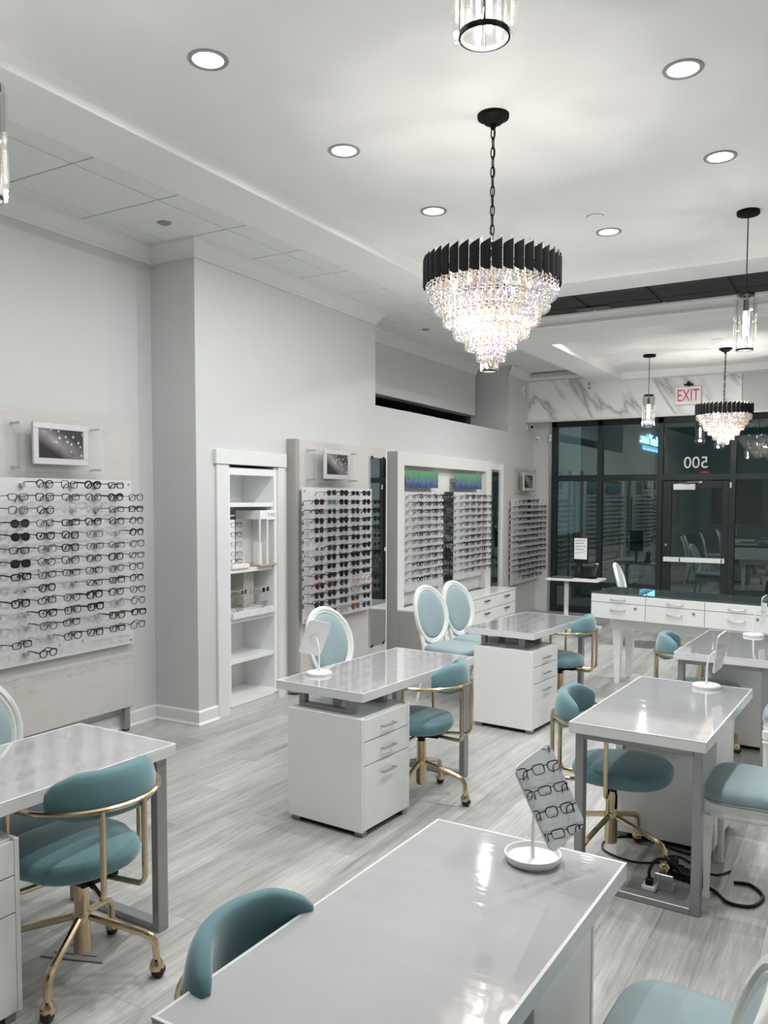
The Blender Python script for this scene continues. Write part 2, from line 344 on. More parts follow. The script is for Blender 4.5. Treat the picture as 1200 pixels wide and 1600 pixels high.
# ---- left wall (in wall frame)
CZ = 3.70
wl = MB()
wl.box(-.60, -.45, -7.6, 0, 0, 3.86)
wl.box(-.60, 0, 0, .36, 0, 3.86); wl.box(-.60, 0, .36, 1.02, 2.05, 3.86); wl.box(-.60, 0, .36, 1.02, 0, .05); wl.box(-.60, -.36, .36, 1.02, .05, 2.05)
wl.box(-.60, 0, 1.02, 2.757, 0, 3.86)
wl.box(-.60, 0, 2.757, 6.68, 0, 2.745)
wl.box(-.60, 0, 6.68, 8.1, 0, 3.86)
wl.box(-.60, -.45, 2.757, 6.50, 2.985, 3.86)
wall_left = struct(wl.build('wall_left', M_WALL, None, 0, WP, (0, 0, TH)))
dk = MB().box(-1.5, -1.45, 2.4, 6.7, 2.6, 3.1).box(-1.5, -.6, 2.4, 2.45, 2.6, 3.1).box(-1.5, -.6, 6.5, 6.7, 2.6, 3.1).box(-1.5, -.6, 2.4, 6.7, 2.985, 3.1).box(-1.5, -.602, 2.4, 6.7, 2.6, 2.745)
struct(dk.build('wall_void', M_DTILE, None, 0, WP, (0, 0, TH)))
for i, (s0, s1) in enumerate(((2.62, 3.10), (4.05, 4.95))):
    t = thing('strip_light', ('short', 'long')[i] + ' grey strip fixture lying in the dark wall slot ' + ('at its left end', 'near its middle')[i], 'light fixture', wf(-.42, (s0 + s1) / 2, 2.745), TH, 'fixtures in the wall slot')
    h = (s1 - s0) / 2
    MB().box(-.05, .05, -h, h, .0, .075, .008).build('housing', mat('fixture_grey', (.10, .105, .11), .5, var=.05), t)
    MB().box(-.07, .07, -h + .02, h - .02, .075, .085, .003).build('cover', mat('fixture_cover', (.22, .23, .24), .4, var=.03), t)
# ---- other walls
wr = MB().box(1.30, 1.45, -3.2, 12.9, 0, 3.9); struct(wr.build('wall_right', M_WALL, None, 0))
wk = MB().box(-5.6, 1.45, -3.35, -3.2, 0, 3.9); struct(wk.build('wall_rear', M_WALL, None, 0))
MY = 12.24; GY = 12.60
wb = MB().box(-4.60, 1.30, MY + .012, MY + .40, 2.965, 3.86).box(-4.60, -4.29, GY - .02, GY + .15, 0, 2.965)
wall_back = struct(wb.build('wall_back', M_WALL, None, 0))
MB().box(-1.50, 1.30, MY, MY + .02, 2.965, 3.56).build('painted_panel', M_WALL, wall_back, 0)
mb_ = MB().box(-1.525, 1.525, 0, .02, 0, .60, .002).build('marble_slab', M_MARBLE, wall_back, 0, (-3.035, MY - .006, 2.968))
MB().box(-4.578, -4.562, MY - .02, MY + .02, 2.95, 3.60).box(-4.578, 1.30, MY - .015, MY + .02, 2.945, 2.966).build('edge_trim', M_TRIM, wall_back, 0)
tm = MB().prism([(0, 0), (-.05, .012), (-.05, .05), (-.03, .075), (-.02, .11), (0, .13)], -4.58, -3.0, 'x'); 
# reorder: prism axis x gives (h, a, b)
struct(tm.build('trim_8', M_TRIM, None, 30, (0, MY, 3.572)))
# ---- ceiling
ce = MB()
ce.box(-5.6, 1.45, -3.3, 12.9, 3.87, 3.98)
ce.box(-3.43, -.11, 1.03, 7.34, 3.80, 3.87)                                        # tray one
for a in ((-3.86, -3.43, .57, 7.80), (-.11, .32, .57, 7.80), (-3.43, -.11, .57, 1.03), (-3.43, -.11, 7.34, 7.80)): ce.box(*a, CZ, 3.87)
ce.box(-3.49, -3.08, 8.55, 12.25, 3.48, 3.87); ce.box(-.45, .02, 8.55, 12.25, 3.48, 3.87)   # tray two
ce.box(-3.08, -.45, 8.55, 8.98, 3.48, 3.87); ce.box(-3.08, -.45, 12.02, 12.25, 3.48, 3.87); ce.box(-3.08, -.45, 8.98, 12.02, 3.575, 3.87)
ceiling = struct(ce.build('ceiling', M_CEIL, None, 0))
# moulding line on the beam face
struct(MB().box(-3.49, .02, 8.535, 8.55, 3.585, 3.60).box(-3.49, .02, 8.54, 8.55, 3.60, 3.612).box(-3.49, .02, 8.53, 8.55, 3.682, 3.70).build('trim_1', M_TRIM, None, 0))
MB().box(-5.1, -3.86, -3.2, 12.24, 3.712, 3.72).box(.32, 1.3, -3.2, 12.24, 3.712, 3.72).box(-3.86, .32, -3.2, .57, 3.712, 3.72).box(-3.86, -3.49, 8.55, 12.24, 3.712, 3.72).box(.02, .32, 8.55, 12.24, 3.712, 3.72).build('ceiling_grid', M_GRID, ceiling, 0)
xs = [(-5.05, -4.642), (-4.632, -4.054), (-4.043, -3.863)]
ys = [3.337 + .672 * k for k in range(-2, 14)]
tm_ = {}
def tile(x0, x1, y0, y1, z, m, thick=.012, name='ceiling_tile'):
    k = (round(x1 - x0, 3), round(y1 - y0, 3), m.name, thick)
    if k not in tm_: tm_[k] = MB().box(-(x1 - x0) / 2, (x1 - x0) / 2, -(y1 - y0) / 2, (y1 - y0) / 2, 0, thick, .0025).mesh(name, m, 0)
    return link(name, tm_[k], ceiling, ((x0 + x1) / 2, (y0 + y1) / 2, z))
for x0, x1 in xs:
    for y0 in ys:
        y1 = min(y0 + .660, 12.2)
        if y1 - y0 > .1: tile(x0, x1, y0, y1, CZ, M_TILE)
for y0 in (8.56, 9.40, 10.24, 11.08): tile(-3.855, -3.495, y0, min(y0 + .835, 11.6), CZ, M_TILE)
for y0 in ys[1::2]: tile(.33, 1.29, y0, min(y0 + 1.335, 12.2), CZ, M_TILE)
MB().box(-3.86, .32, 7.80, 8.55, 3.715, 3.87).build('slot_back', M_DTILE, ceiling, 0)
for k in range(6):
    x0 = -3.84 + k * .69
    for (y0, y1) in ((7.81, 8.29), (8.32, 8.545)): tile(x0, x0 + .655, y0, y1, CZ + .002, M_DTILE)
MB().box(-2.62, -2.28, 8.34, 8.44, 3.685, 3.70, .004).build('slot_vent', mat('dark_vent', (.06, .065, .07), .4, var=.1), ceiling)

# ---- crown mouldings and baseboards
CROWN = [(0, -.125), (.014, -.125), (.014, -.105), (.024, -.098), (.024, -.088), (.05, -.05), (.075, -.028), (.088, -.022), (.088, 0), (0, 0)]
def crown(n, p0, p1, normal, z, m0=0, m1=0):
    """profile swept from p0 to p1 (2D), sticking out along normal; m0/m1 = mitre signs (+1 outside, -1 inside)"""
    p0 = Vector(p0); p1 = Vector(p1); t = (p1 - p0).normalized(); nn = Vector(normal)
    r0 = [(*(p0 + nn * a - t * a * m0), z + b) for a, b in CROWN]; r1 = [(*(p1 + nn * a + t * a * m1), z + b) for a, b in CROWN]
    struct(MB().loft([r0, r1]).build(n, M_TRIM, None, 30))
def w2(d, s): q = wf(d, s); return (q.x, q.y)
n2 = (WN.x, WN.y); back2 = (-WU.x, -WU.y); fwd2 = (WU.x, WU.y)
crown('trim_2', w2(-.45, -7.5), w2(-.45, 0), n2, 3.70, 0, -1)
crown('trim_3', w2(-.45, 0), w2(0, 0), back2, 3.70, -1, 1)
crown('trim_4', w2(0, 0), w2(0, 2.757), n2, 3.70, 1, 1)
crown('trim_5', w2(-.45, 2.757), w2(-.45, 6.50), n2, 3.70, 0, 0)
crown('trim_9', w2(0, 6.68), w2(0, 7.50), n2, 3.70, 1, -1)
crown('trim_10', w2(0, 2.757), w2(-.45, 2.757), fwd2, 3.70, 1, 0)
BASE = [(0, 0), (.030, 0), (.030, .008), (.022, .018), (.016, .022), (.016, .10), (.008, .112), (0, .114)]
def baseb(n, p0, p1, normal, m0=0, m1=0):
    p0 = Vector(p0); p1 = Vector(p1); t = (p1 - p0).normalized(); nn = Vector(normal)
    r0 = [(*(p0 + nn * a - t * a * m0), b) for a, b in BASE]; r1 = [(*(p1 + nn * a + t * a * m1), b) for a, b in BASE]
    struct(MB().loft([r0, r1]).build(n, M_TRIM, None, 30))
baseb('baseboard_left', w2(-.45, -7.5), w2(-.45, 0), n2, 0, -1)
baseb('baseboard_column', w2(-.45, 0), w2(0, 0), back2, -1, 1)
baseb('baseboard_niche', w2(0, 0), w2(0, .215), n2, 1, 0)
baseb('baseboard_far', w2(0, 7.88), w2(0, 7.9), n2)
baseb('baseboard_right', (1.30, 12.5), (1.30, -3), (-1, 0))

# ---- niche with its casing and shelves
def W_thing(name, label, cat, d, s, z=0, group=None): return thing(name, label, cat, wf(d, s, z), TH, group)
nt = MB().box(0, .022, .215, .355, 0, 2.035, .003).box(0, .022, 1.02, 1.115, 0, 2.035, .003).box(0, .034, .195, 1.13, 2.035, 2.15, .003)
struct(nt.build('trim_6', M_TRIM, None, 30, WP, (0, 0, TH)))
un = W_thing('built_in_shelf_unit', 'narrow white built-in shelf unit with eyewear displays inside a cased opening', 'shelf unit', 0, .69)
fr = MB(); S0, S1 = -.33, .33
fr.box(-.355, .004, S0 + .002, S0 + .028, .06, 2.03).box(-.355, .004, S1 - .045, S1 - .002, .06, 2.03).box(-.355, .004, S0 + .028, S1 - .045, 1.955, 2.012).box(-.355, .004, S0 + .028, S1 - .045, .052, .105).box(-.358, -.345, S0, S1, .052, 2.03)
fr.build('carcass', M_WHITE, un, 0)
SHZ = (1.728, 1.185, .775, .435)
for z in SHZ: MB().box(-.345, -.006, S0 + .029, S1 - .046, z - .036, z, .002).build('shelf', M_WHITE, un, 30)
# ================================================================== DISPLAY PANELS
def standoff(m, d0, d1, s, z, r=.009): m.cyl((d0, s, z), (d1, s, z), r, n=10)
def picture(label, s0, s1, z0, z1, d, fs0, fs1, fz0, fz1):
    sc, zc = (s0 + s1) / 2, z0
    t = W_thing('acrylic_picture_frame', label, 'picture', d, sc, zc, 'framed prints on the wall boards')
    a, b = s0 - sc, s1 - sc; h = z1 - z0
    MB().box(.022, .027, a, b, 0, h, .001).build('acrylic_sheet', M_ACRYL, t)
    MB().box(.085, .090, a + .045, b - .02, .02, h - .02, .001).build('acrylic_sheet', M_ACRYL, t)
    for q in (a + .05, b - .06):
        for z in (.05, h - .04):
            m = MB(); standoff(m, 0, .095, q, z, .008); m.build('standoff', M_NICKEL, t)
    c = (fs0 + fs1) / 2 - sc; fw, fh = (fs1 - fs0) / 2, (fz1 - fz0) / 2; cz = (fz0 + fz1) / 2 - z0
    f = MB(); b_ = .042
    f.box(.0, .02, -fw, fw, fh - b_, fh, .003).box(.0, .02, -fw, fw, -fh, -fh + b_, .003).box(0, .02, -fw, -fw + b_, -fh + b_, fh - b_, .003).box(0, .02, fw - b_, fw, -fh + b_, fh - b_, .003)
    fo = f.build('print_frame', mat('silver_frame', (.66, .63, .66), .32, metal=.35, var=.02, vscale=40), t, 30, (.095, c, cz))
    MB().box(.002, .010, -fw + b_, fw - b_, -fh + b_, fh - b_).build('print', M_BOKEH, fo, 0)
    return t
def grid_board(parent, d, s0, s1, z0, z1, sc):
    """frosted acrylic sheet standing off the panel"""
    b = MB().box(d, d + .008, s0 - sc, s1 - sc, z0, z1, .001).build('acrylic_board', M_FROST, parent)
    for q in (s0 + .03, (s0 + s1) / 2, s1 - .03):
        for z in (z0 + .03, z1 - .03, (z0 + z1) / 2):
            m = MB(); standoff(m, d - .035, d + .014, q - sc, z, .008); m.build('standoff', M_NICKEL, b)
    return b
# board one (nearest)
b1 = W_thing('frame_display_board', 'nearest linen-grey wall board with frosted sheet for eyeglasses, on metal legs', 'display board', -.45, -1.18, 0, 'eyewear wall boards')
MB().box(.05, .10, -.85, .848, .185, 2.33, .003).build('panel', M_LAM, b1)
for q in (.80, -.80): MB().box(.045, .085, q - .025, q + .025, .012, .195, .003).build('metal_leg', M_STEEL, b1); MB().box(.05, .08, q - .02, q + .02, 0, .014, .002).build('foot', M_BLACK, b1)
MB().box(.0, .05, -.7, .7, .5, 2.2).build('mounting_cleat', M_LAMD, b1)
BD1 = .135; ab1 = grid_board(b1, BD1, -2.02, -.365, .675, 1.893, -1.18)
picture('silver-framed bokeh print in clear acrylic above the nearest eyeglasses board', -1.392, -.642, 1.91, 2.283, -.45 + .10, -1.265, -.822, 1.982, 2.256)
# board two (sunglasses)
b2 = W_thing('frame_display_board', 'grey wall board of dark sunglasses beside the white shelf niche', 'display board', 0, 2.0, 0, 'eyewear wall boards')
MB().box(0, .10, -.80, .80, .02, 2.285, .003).build('panel', M_LAM, b2)
pr = MB().prism([(0, -.83), (.055, -.83), (.09, -.82), (.105, -.80), (.105, -.778), (0, -.778)], .02, 2.29); pr.build('rounded_edge', M_LAMD, b2)
MB().box(0, .104, .80, .83, .02, 2.285, .003).build('edge_strip', M_LAMW, b2)
BD2 = .14; ab2 = grid_board(b2, BD2, 1.20, 2.43, .645, 1.862, 2.0)
tmr = tag(MB().box(.0, .008, -.165, .165, 0, 1.94, .001).build('tall_mirror', M_MIRROR, None, 30, wf(.105, 2.625, .245), (0, 0, TH)), 'tall narrow mirror to the right of the dark sunglasses', 'mirror', 'tall wall mirrors')
for z in (.0, 1.94):
    for q in (-.12, .12): MB().box(-.004, .012, q - .012, q + .012, z - .014, z + .014, .002).build('clip', M_BLACK, tmr)
picture('bokeh print in clear acrylic above the sunglasses board', 1.295, 2.11, 1.885, 2.235, .10, 1.458, 1.911, 1.943, 2.212)
# board three (wide, framed, with two columns)
b3 = W_thing('frame_display_board', 'wide pale framed wall board with two eyeglass sheets under grass prints', 'display board', 0, 4.66, 0, 'eyewear wall boards')
def L3(s): return s - 4.66
MB().box(0, .02, L3(3.10), L3(6.28), .56, 2.24).build('back_panel', M_LAMW, b3)
MB().box(0, .125, L3(3.03), L3(3.185), .0, 2.275, .003).build('side_frame', M_LAMW, b3)
MB().box(0, .124, L3(3.022), L3(3.032), .0, 2.275).build('side_return', M_LAMD, b3)
MB().box(0, .125, L3(5.56), L3(5.73), .56, 2.275, .003).build('side_frame', M_LAMW, b3)
MB().box(0, .125, L3(3.185), L3(5.56), 2.13, 2.275, .003).build('top_frame', M_LAMW, b3)
MB().box(0, .06, L3(5.73), L3(6.285), 2.17, 2.26, .003).build('top_frame', M_LAMW, b3)
MB().box(0, .09, L3(6.235), L3(6.30), .0, 2.26, .003).build('side_frame', M_LAMW, b3)
BD3 = .065; ab3 = grid_board(b3, BD3, 3.25, 4.30, .72, 1.84, 4.66); ab3b = grid_board(b3, BD3, 4.62, 5.54, .74, 1.85, 4.66)
mid = tag(MB().box(0, .006, -.13, .13, 0, 1.11, .001).build('narrow_mirror', M_DMIRROR, None, 30, wf(.062, 4.47, .742), (0, 0, TH)), 'narrow dark mirror strip between the two grass-print eyeglass sheets', 'mirror', 'tall wall mirrors')
rm = tag(MB().prism(rrect(.31, 1.64, .03), 0, .006, 'x').build('tall_mirror', M_DMIRROR, None, 30, wf(.055, 6.075, 1.325), (0, 0, TH)), 'tall dark mirror at the right end of the wide pale board', 'mirror', 'tall wall mirrors')
for i, (s0, s1, nm) in enumerate(((3.262, 4.085, 'left'), (4.583, 5.432, 'right'))):
    t = W_thing('grass_print', f'green and blue grass print, {nm} one of the pair on the pale framed board', 'print', .02, (s0 + s1) / 2, 1.985, 'grass prints')
    h = (s1 - s0) / 2; MB().box(.075, .085, -h, h, -.093, .093, .001).build('printed_panel', M_GRASS, t)
    for q in (-h + .03, h - .03): m = MB(); standoff(m, 0, .092, q, 0, .009); m.build('standoff', M_NICKEL, t)
# board four (by the window)
b4 = W_thing('frame_display_board', 'farthest grey wall board of eyeglasses next to the storefront window', 'display board', 0, 7.10, 0, 'eyewear wall boards')
MB().box(0, .05, -.74, .765, .0, 2.255, .003).build('panel', M_LAM, b4)
MB().box(0, .055, -.785, -.74, .0, 2.258, .003).build('edge_strip', M_LAMD, b4)
BD4 = .085; ab4 = grid_board(b4, BD4, 6.60, 7.86, .50, 1.765, 7.10)
picture('bokeh print in clear acrylic on the board next to the window', 6.78, 7.56, 1.83, 2.235, .05, 6.915, 7.40, 1.89, 2.165)

# ---- chest of drawers under board three
ch = W_thing('drawer_chest', 'long low white drawer chest under the pale framed eyeglass board', 'chest', .005, 4.42)
MB().box(.125, .44, -1.385, 1.38, .06, .545, .002).build('body', M_LAMD, ch)
MB().box(.125, .462, -1.388, 1.385, .545, .567, .003).build('worktop', M_WHITE, ch)
MB().box(.16, .41, -1.36, 1.36, 0, .06).build('plinth', M_BLACK, ch)
for c in range(4):
    for r in range(3):
        y0 = -1.38 + c * .69; z0 = .07 + r * .158
        dr = MB().box(.0, .018, -.341, .341, 0, .151, .002).build('drawer_front', M_WHITE, ch, 30, (.441, y0 + .345, z0))
        hm = MB().box(.012, .022, -.08, .08, .10, .112, .002).box(0, .014, -.075, -.065, .102, .110).box(0, .014, .065, .075, .102, .110); hm.build('handle', M_BLACKM, dr, 30, (.018, 0, 0))

# ================================================================== EYEWEAR
def rim_pts(shape, w_, h_, n=14):
    P = []
    for i in range(n):
        a = 2 * PI * i / n; c, s_ = math.cos(a), math.sin(a)
        e = {'round': 2, 'rect': 4.5, 'cat': 2.8, 'aviator': 2.6, 'square': 3.4}[shape]
        x = w_ / 2 * math.copysign(abs(c) ** (2 / e), c); z = h_ / 2 * math.copysign(abs(s_) ** (2 / e), s_)
        if shape == 'cat' and x > 0 and z > 0: z *= 1 + .35 * x / w_; x *= 1.04
        if shape == 'aviator' and z < 0: x *= .86
        if z < 0: x *= .94
        P.append((x, z))
    return P
GM = {}
def glasses_meshes(shape, r, fm, lm, topbold, key):
    if key in GM: return GM[key]
    lw, lh = {'round': (.056, .049), 'rect': (.060, .039), 'cat': (.060, .045), 'aviator': (.061, .053), 'square': (.058, .047)}[shape]
    off = lw / 2 + .009; fr_ = MB(); lens = MB()
    P = rim_pts(shape, lw, lh)
    for sg in (-1, 1):
        pts = [(0.004 * (-abs(y) / .03), sg * (y + off), z) for y, z in P]
        fr_.tube(pts, [r * (topbold if z > 0 else 1) for _, z in P], 4, True)
        fr_.tube([(-.004, sg * (off + lw / 2 - .002), lh * .22), (-.012, sg * (off + lw / 2 + .006), lh * .22)], r * 1.3, 4)
    fr_.tube([(0, -.011, lh * .2), (.002, 0, lh * .28), (0, .011, lh * .2)], r * 1.1, 4)
    lens.add([(-.001, y, z) for y, z in P], [tuple(range(len(P)))])
    tp = MB(); ye = lw + .009 + .006
    tp.tube([(-.010, 0, lh * .22), (-.06, 0, lh * .24), (-.108, -.003, lh * .2), (-.128, -.005, -.004), (-.138, -.006, -.024)], [r * topbold, r * topbold, r * 1.1, r * 1.2, r * 1.2], 4)
    GM[key] = (fr_, lens, tp, off, ye, fr_.mesh('frame_front', fm, 60), lens.mesh('lens', lm, 0), tp.mesh('temple', fm, 60), None)
    return GM[key]
def merged(key, fm, lm):
    k = ('m', key)
    if k in GM: return GM[k]
    fr_, lens, tp, off, ye = GM[key][:5]; m = MB(); m.add(fr_.v, fr_.f, 0)
    for sg in (-1, 1):
        m.add([(x, sg * (y + off), z) for x, y, z in lens.v], lens.f, 1); m.add([(x, sg * (ye + y), z) for x, y, z in tp.v], tp.f, 0)
    GM[k] = m.mesh('eyeglasses', [fm, lm], 60); return GM[k]
FC = {'black': M_BLACK, 'dark brown': mat('tortoise_brown', (.05, .025, .014), .3, var=.4, vscale=60), 'grey': mat('grey_acetate', (.16, .16, .165), .35, var=.05),
      'silver': mat('silver_wire', (.5, .5, .5), .3, metal=1, var=.03), 'clear': M_CLEARFR, 'navy': mat('navy_acetate', (.02, .03, .10), .3, var=.05), 'red': mat('red_acetate', (.13, .018, .016), .3, var=.05), 'white': mat('white_acetate', (.82, .81, .78), .3, var=.01)}
SL = {'black': mat('black_sun_lens', (.012, .012, .013), .06, spec=.3, var=.05), 'brown': mat('brown_sun_lens', (.035, .020, .014), .06, spec=.3, var=.05), 'grey': mat('grey_sun_lens', (.03, .03, .033), .06, spec=.3, var=.05),
      'blue': mat('blue_mirror_lens', (.25, .38, .46), .08, metal=.7, var=.05), 'violet': mat('violet_sun_lens', (.12, .085, .17), .08, metal=.4, var=.05), 'red': mat('red_sun_lens', (.07, .016, .012), .06, var=.05), 'rose': mat('rose_lens', (.36, .24, .22), .08, var=.05), 'orange': mat('orange_lens', (.16, .06, .03), .08, var=.05), 'clear': M_LENS}
SHAPES = ['round', 'rect', 'cat', 'square', 'aviator']
def add_glasses(d, s, z, shape, col, lens, rad, bold, label, cat, group, detailed, name):
    key = (shape, col, lens, rad, bold); g = glasses_meshes(shape, rad, FC[col], SL[lens], bold, key)
    tilt = random.uniform(-.05, .05); loc = wf(d, s, z)
    if detailed:
        t = thing(name, label, cat, loc, TH, group); t.rotation_euler = (tilt, random.uniform(-.06, .06), TH + random.uniform(-.05, .05))
        link('frame_front', g[5], t)
        for sg in (-1, 1):
            link('lens', g[6], t, (0, sg * g[3], 0)).scale = (1, sg, 1)
            link('temple', g[7], t, (0, sg * g[4], 0)).scale = (1, sg, 1)
    else:
        t = tag(link(name, merged(key, FC[col], SL[lens]), None, loc, (tilt, random.uniform(-.06, .06), TH + random.uniform(-.06, .06))), label, cat, group)
    return t
def lab(col, kind, where, r, c): return f'{col} {kind} on {where}, {ORD[r]} row from top, {ORD[c]} from left'
hold_me = MB().box(0, .030, -.017, .017, -.018, .004, .002).mesh('frame_holder', mat('holder_grey', (.42, .42, .43), .35, var=.05), 0)
peg_me = MB().box(0, .008, -.006, .006, -.006, .006, .001).mesh('frame_holder', M_NICKEL, 0)
rod = MB().tube([(0, 0, 0), (.10, 0, .006), (.128, 0, .022), (.132, 0, .030)], [.0035, .003, .003, .002], 4).mesh('nose_rod', M_ACRYL, 40)
# board one: 6 visible columns
D1 = -.45 + BD1 + .008
for r in range(14):
    z = 1.852 - .0838 * r - (.0 if r < 12 else .01)
    cols = {0: [1, 2, 3, 4], 13: [1]}.get(r, range(6))
    for k, c in enumerate(cols):
        s = -1.43 + .196 * c + random.uniform(-.008, .008)
        col = random.choices(['black', 'black', 'dark brown', 'grey', 'silver', 'clear'], [7, 4, 3, 2, 2, 2])[0]; lens = 'clear'
        if (r, c) in ((3, 0), (4, 0), (6, 0)): lens = 'grey' if r == 3 else 'black'; col = 'black'
        if c in (5,) and r not in (6,): col = 'black'
        if c == 0 and r in (8, 10, 11): col = 'clear'
        shape = random.choice(SHAPES[:4]); rad = random.choice([.0026, .0032, .0040]) if col != 'silver' else .0016
        kind = ('sunglasses' if lens != 'clear' else 'eyeglasses'); what = {'clear': 'clear-framed', 'silver': 'silver wire'}.get(col, col)
        add_glasses(D1 + .14, s, z, shape, col, lens, rad, random.choice([1, 1.3, 1.6]), lab(what, kind, 'nearest wall board', r, k), kind, 'eyeglasses on the nearest board', True, kind)
        link('frame_holder', hold_me, b1, (BD1 + .008, s - .075 + 1.18, z)); link('nose_rod', rod, b1, (BD1 + .008, s + 1.18, z - .02))
for c, z in ((2, .765), (3, .765)): link('frame_holder', peg_me, b1, (BD1 + .008, -1.43 + .196 * c + 1.18, z))
# board two: sunglasses
D2 = BD2 + .008
for r in range(14):
    z = 1.815 - .0828 * r
    cols = {0: [1, 2, 3, 4], 13: [1, 2, 3, 4]}.get(r, range(6))
    for k, c in enumerate(cols):
        s = 1.262 + .207 * c + random.uniform(-.006, .006)
        lens = random.choices(['black', 'brown', 'grey'], [5, 3, 3])[0]; col = random.choices(['black', 'dark brown', 'grey'], [6, 3, 1])[0]
        sp = {(1, 1): ('blue', 'grey'), (2, 0): ('violet', 'black'), (6, 0): ('blue', 'white'), (7, 0): ('violet', 'grey'), (9, 0): ('red', 'dark brown'), (10, 4): ('rose', 'white'), (10, 3): ('rose', 'clear'), (11, 3): ('rose', 'silver'), (13, 1): ('red', 'red'), (13, 2): ('rose', 'silver'), (13, 3): ('orange', 'dark brown')}
        if (r, c) in sp: lens, col = sp[(r, c)]
        what = {'clear': 'clear-framed', 'silver': 'silver wire'}.get(col, col)
        add_glasses(D2 + .14, s, z, random.choice(['square', 'cat', 'aviator', 'rect', 'round']), col, lens, random.choice([.0024, .003, .0036]), 1.4, lab(what, 'sunglasses', 'sunglasses board', r, k), 'sunglasses', 'sunglasses on the second board', True, 'sunglasses')
        link('nose_rod', rod, b2, (D2, s - 2.0, z - .02))
hs = MB()
for r in range(1, 13): hs.box(D2, D2 + .02, 1.262 - .09 - 2 , 1.262 - .065 - 2, 1.80 - .0828 * r - .02, 1.80 - .0828 * r)
o = hs.build('frame_holders', FC['grey'], b2, 0); o['kind'] = 'stuff'
# board three
D3 = BD3 + .008; hs = MB()
for r in range(12):
    z = 1.795 - .0845 * r
    for gi, (sA, n) in enumerate(((3.40, 5), (4.71, 5))):
        for c in range(n):
            s = sA + .196 * c + random.uniform(-.008, .008)
            col = random.choices(['black', 'dark brown', 'grey', 'silver', 'red'], [6, 3, 3, 2, .3])[0]
            where = ('left', 'right')[gi] + ' grass-print sheet'
            add_glasses(D3 + .14, s, z, random.choice(SHAPES[:4]), col, 'clear', random.choice([.0028, .0036]), 1.4, lab({'silver': 'silver wire'}.get(col, col), 'eyeglasses', where, r, c), 'eyeglasses', 'eyeglasses on the wide board', False, 'eyeglasses')
            hs.box(D3, D3 + .03, s - .09 - 4.66, s - .06 - 4.66, z - .018, z + .004)
o = hs.build('frame_holders', mat('holder_grey'), b3, 0); o['kind'] = 'stuff'
# board four
D4 = BD4 + .008; hs = MB()
for r in range(14):
    z = 1.735 - .0865 * r
    cols = {0: [1, 2, 3, 4], 13: [1, 2, 3, 4, 5]}.get(r, range(7))
    for k, c in enumerate(cols):
        s = 6.62 + .186 * c + random.uniform(-.006, .006)
        col = random.choices(['black', 'dark brown', 'grey', 'silver', 'navy'], [6, 3, 2, 1, .4])[0]; lens = 'clear'
        if c == 2 and r < 4: lens = 'black'; col = 'black'
        if (r, c) in ((9, 1), (9, 0)): col = 'red'
        kind = 'sunglasses' if lens == 'black' else 'eyeglasses'
        add_glasses(D4 + .14, s, z, random.choice(SHAPES[:4]), col, lens, random.choice([.0028, .0036]), 1.4, lab({'silver': 'silver wire'}.get(col, col), kind, 'board next to window', r, k), kind, 'eyewear on the far board', False, kind)
        hs.box(D4, D4 + .03, s - .09 - 7.10, s - .06 - 7.10, z - .018, z + .004)
o = hs.build('frame_holders', mat('holder_grey'), b4, 0); o['kind'] = 'stuff'
# ---- things inside the niche
def N(d, s, z): return wf(d, s, z)
t = W_thing('eyewear_display_case', 'tall clear display case with wooden base and PURE sign in the shelf niche', 'display case', -.02, .86, 1.186)
MB().box(-.23, .055, -.115, .12, 0, .016, .003).build('base', M_WOODTAN, t)
MB().box(-.22, .045, -.105, .11, .40, .475, .002).build('header', M_CARD, t)
MB().box(.045, .052, -.03, .112, .395, .478, .002).build('sign_plate', M_CARD, t)
text('lettering', 'PURE', .045, mat('letter_grey', (.45, .45, .45), .5, var=.02), t, (.0535, .04, .437), (PI / 2, 0, PI / 2), ext=.0006)
for q in (-.105, .0, .10): MB().box(.03, .045, q - .006, q + .006, .016, .40, .001).build('corner_post', M_CARD, t)
MB().box(-.22, -.215, -.105, .11, .016, .40).build('rear_sheet', M_CARD, t)
MB().box(.036, .039, -.10, .098, .016, .40).build('clear_front', M_ACRYL, t)
MB().box(-.05, .0, -.08, -.02, .016, .20, .002).build('card_insert', M_CARD, t)
t = W_thing('eyewear_tower', 'white card tower of thin eyeglasses on the upper niche shelf', 'display stand', -.08, .52, 1.186)
MB().box(-.06, .09, -.11, .11, 0, .035, .003).build('tray', M_CARD, t)
MB().box(-.03, -.015, -.10, .05, .035, .40, .002).build('back_card', M_CARD, t)
MB().box(-.03, .0, -.10, .03, .43, .44, .002).build('top_rail', M_CARD, t)
def loose(d, s, z, col, lens, shape, label, rz=0, group='eyewear in the niche'):
    g = add_glasses(d, s, z, shape, col, lens, .0018, 1.3, label, 'sunglasses' if lens != 'clear' else 'eyeglasses', group, True, 'sunglasses' if lens != 'clear' else 'eyeglasses')
    g.rotation_euler = (0, 0, TH + rz); return g
for i, z in enumerate((.36, .28, .20, .12, .06)):
    loose(-.02, .50, 1.186 + z, ('black', 'black', 'silver', 'grey', 'black')[i], 'clear', 'rect', f'thin eyeglasses on the white niche tower, {ORD[i]} from top')
t = W_thing('mirror_backed_tray', 'white marbled display tray with mirror back on the middle niche shelf', 'display tray', -.02, .69, .776)
MB().box(-.26, .05, -.30, .27, 0, .055, .004).build('tray', mat('marbled_tray', (.74, .73, .75), .3, var=.06, vscale=30), t)
MB().box(-.27, -.262, -.30, .02, .055, .36, .002).build('mirror', M_DMIRROR, t)
MB().box(-.26, -.10, .02, .16, .055, .36, .003).build('beige_block', mat('beige_linen', (.47, .44, .38), .7, var=.06, vscale=60), t)
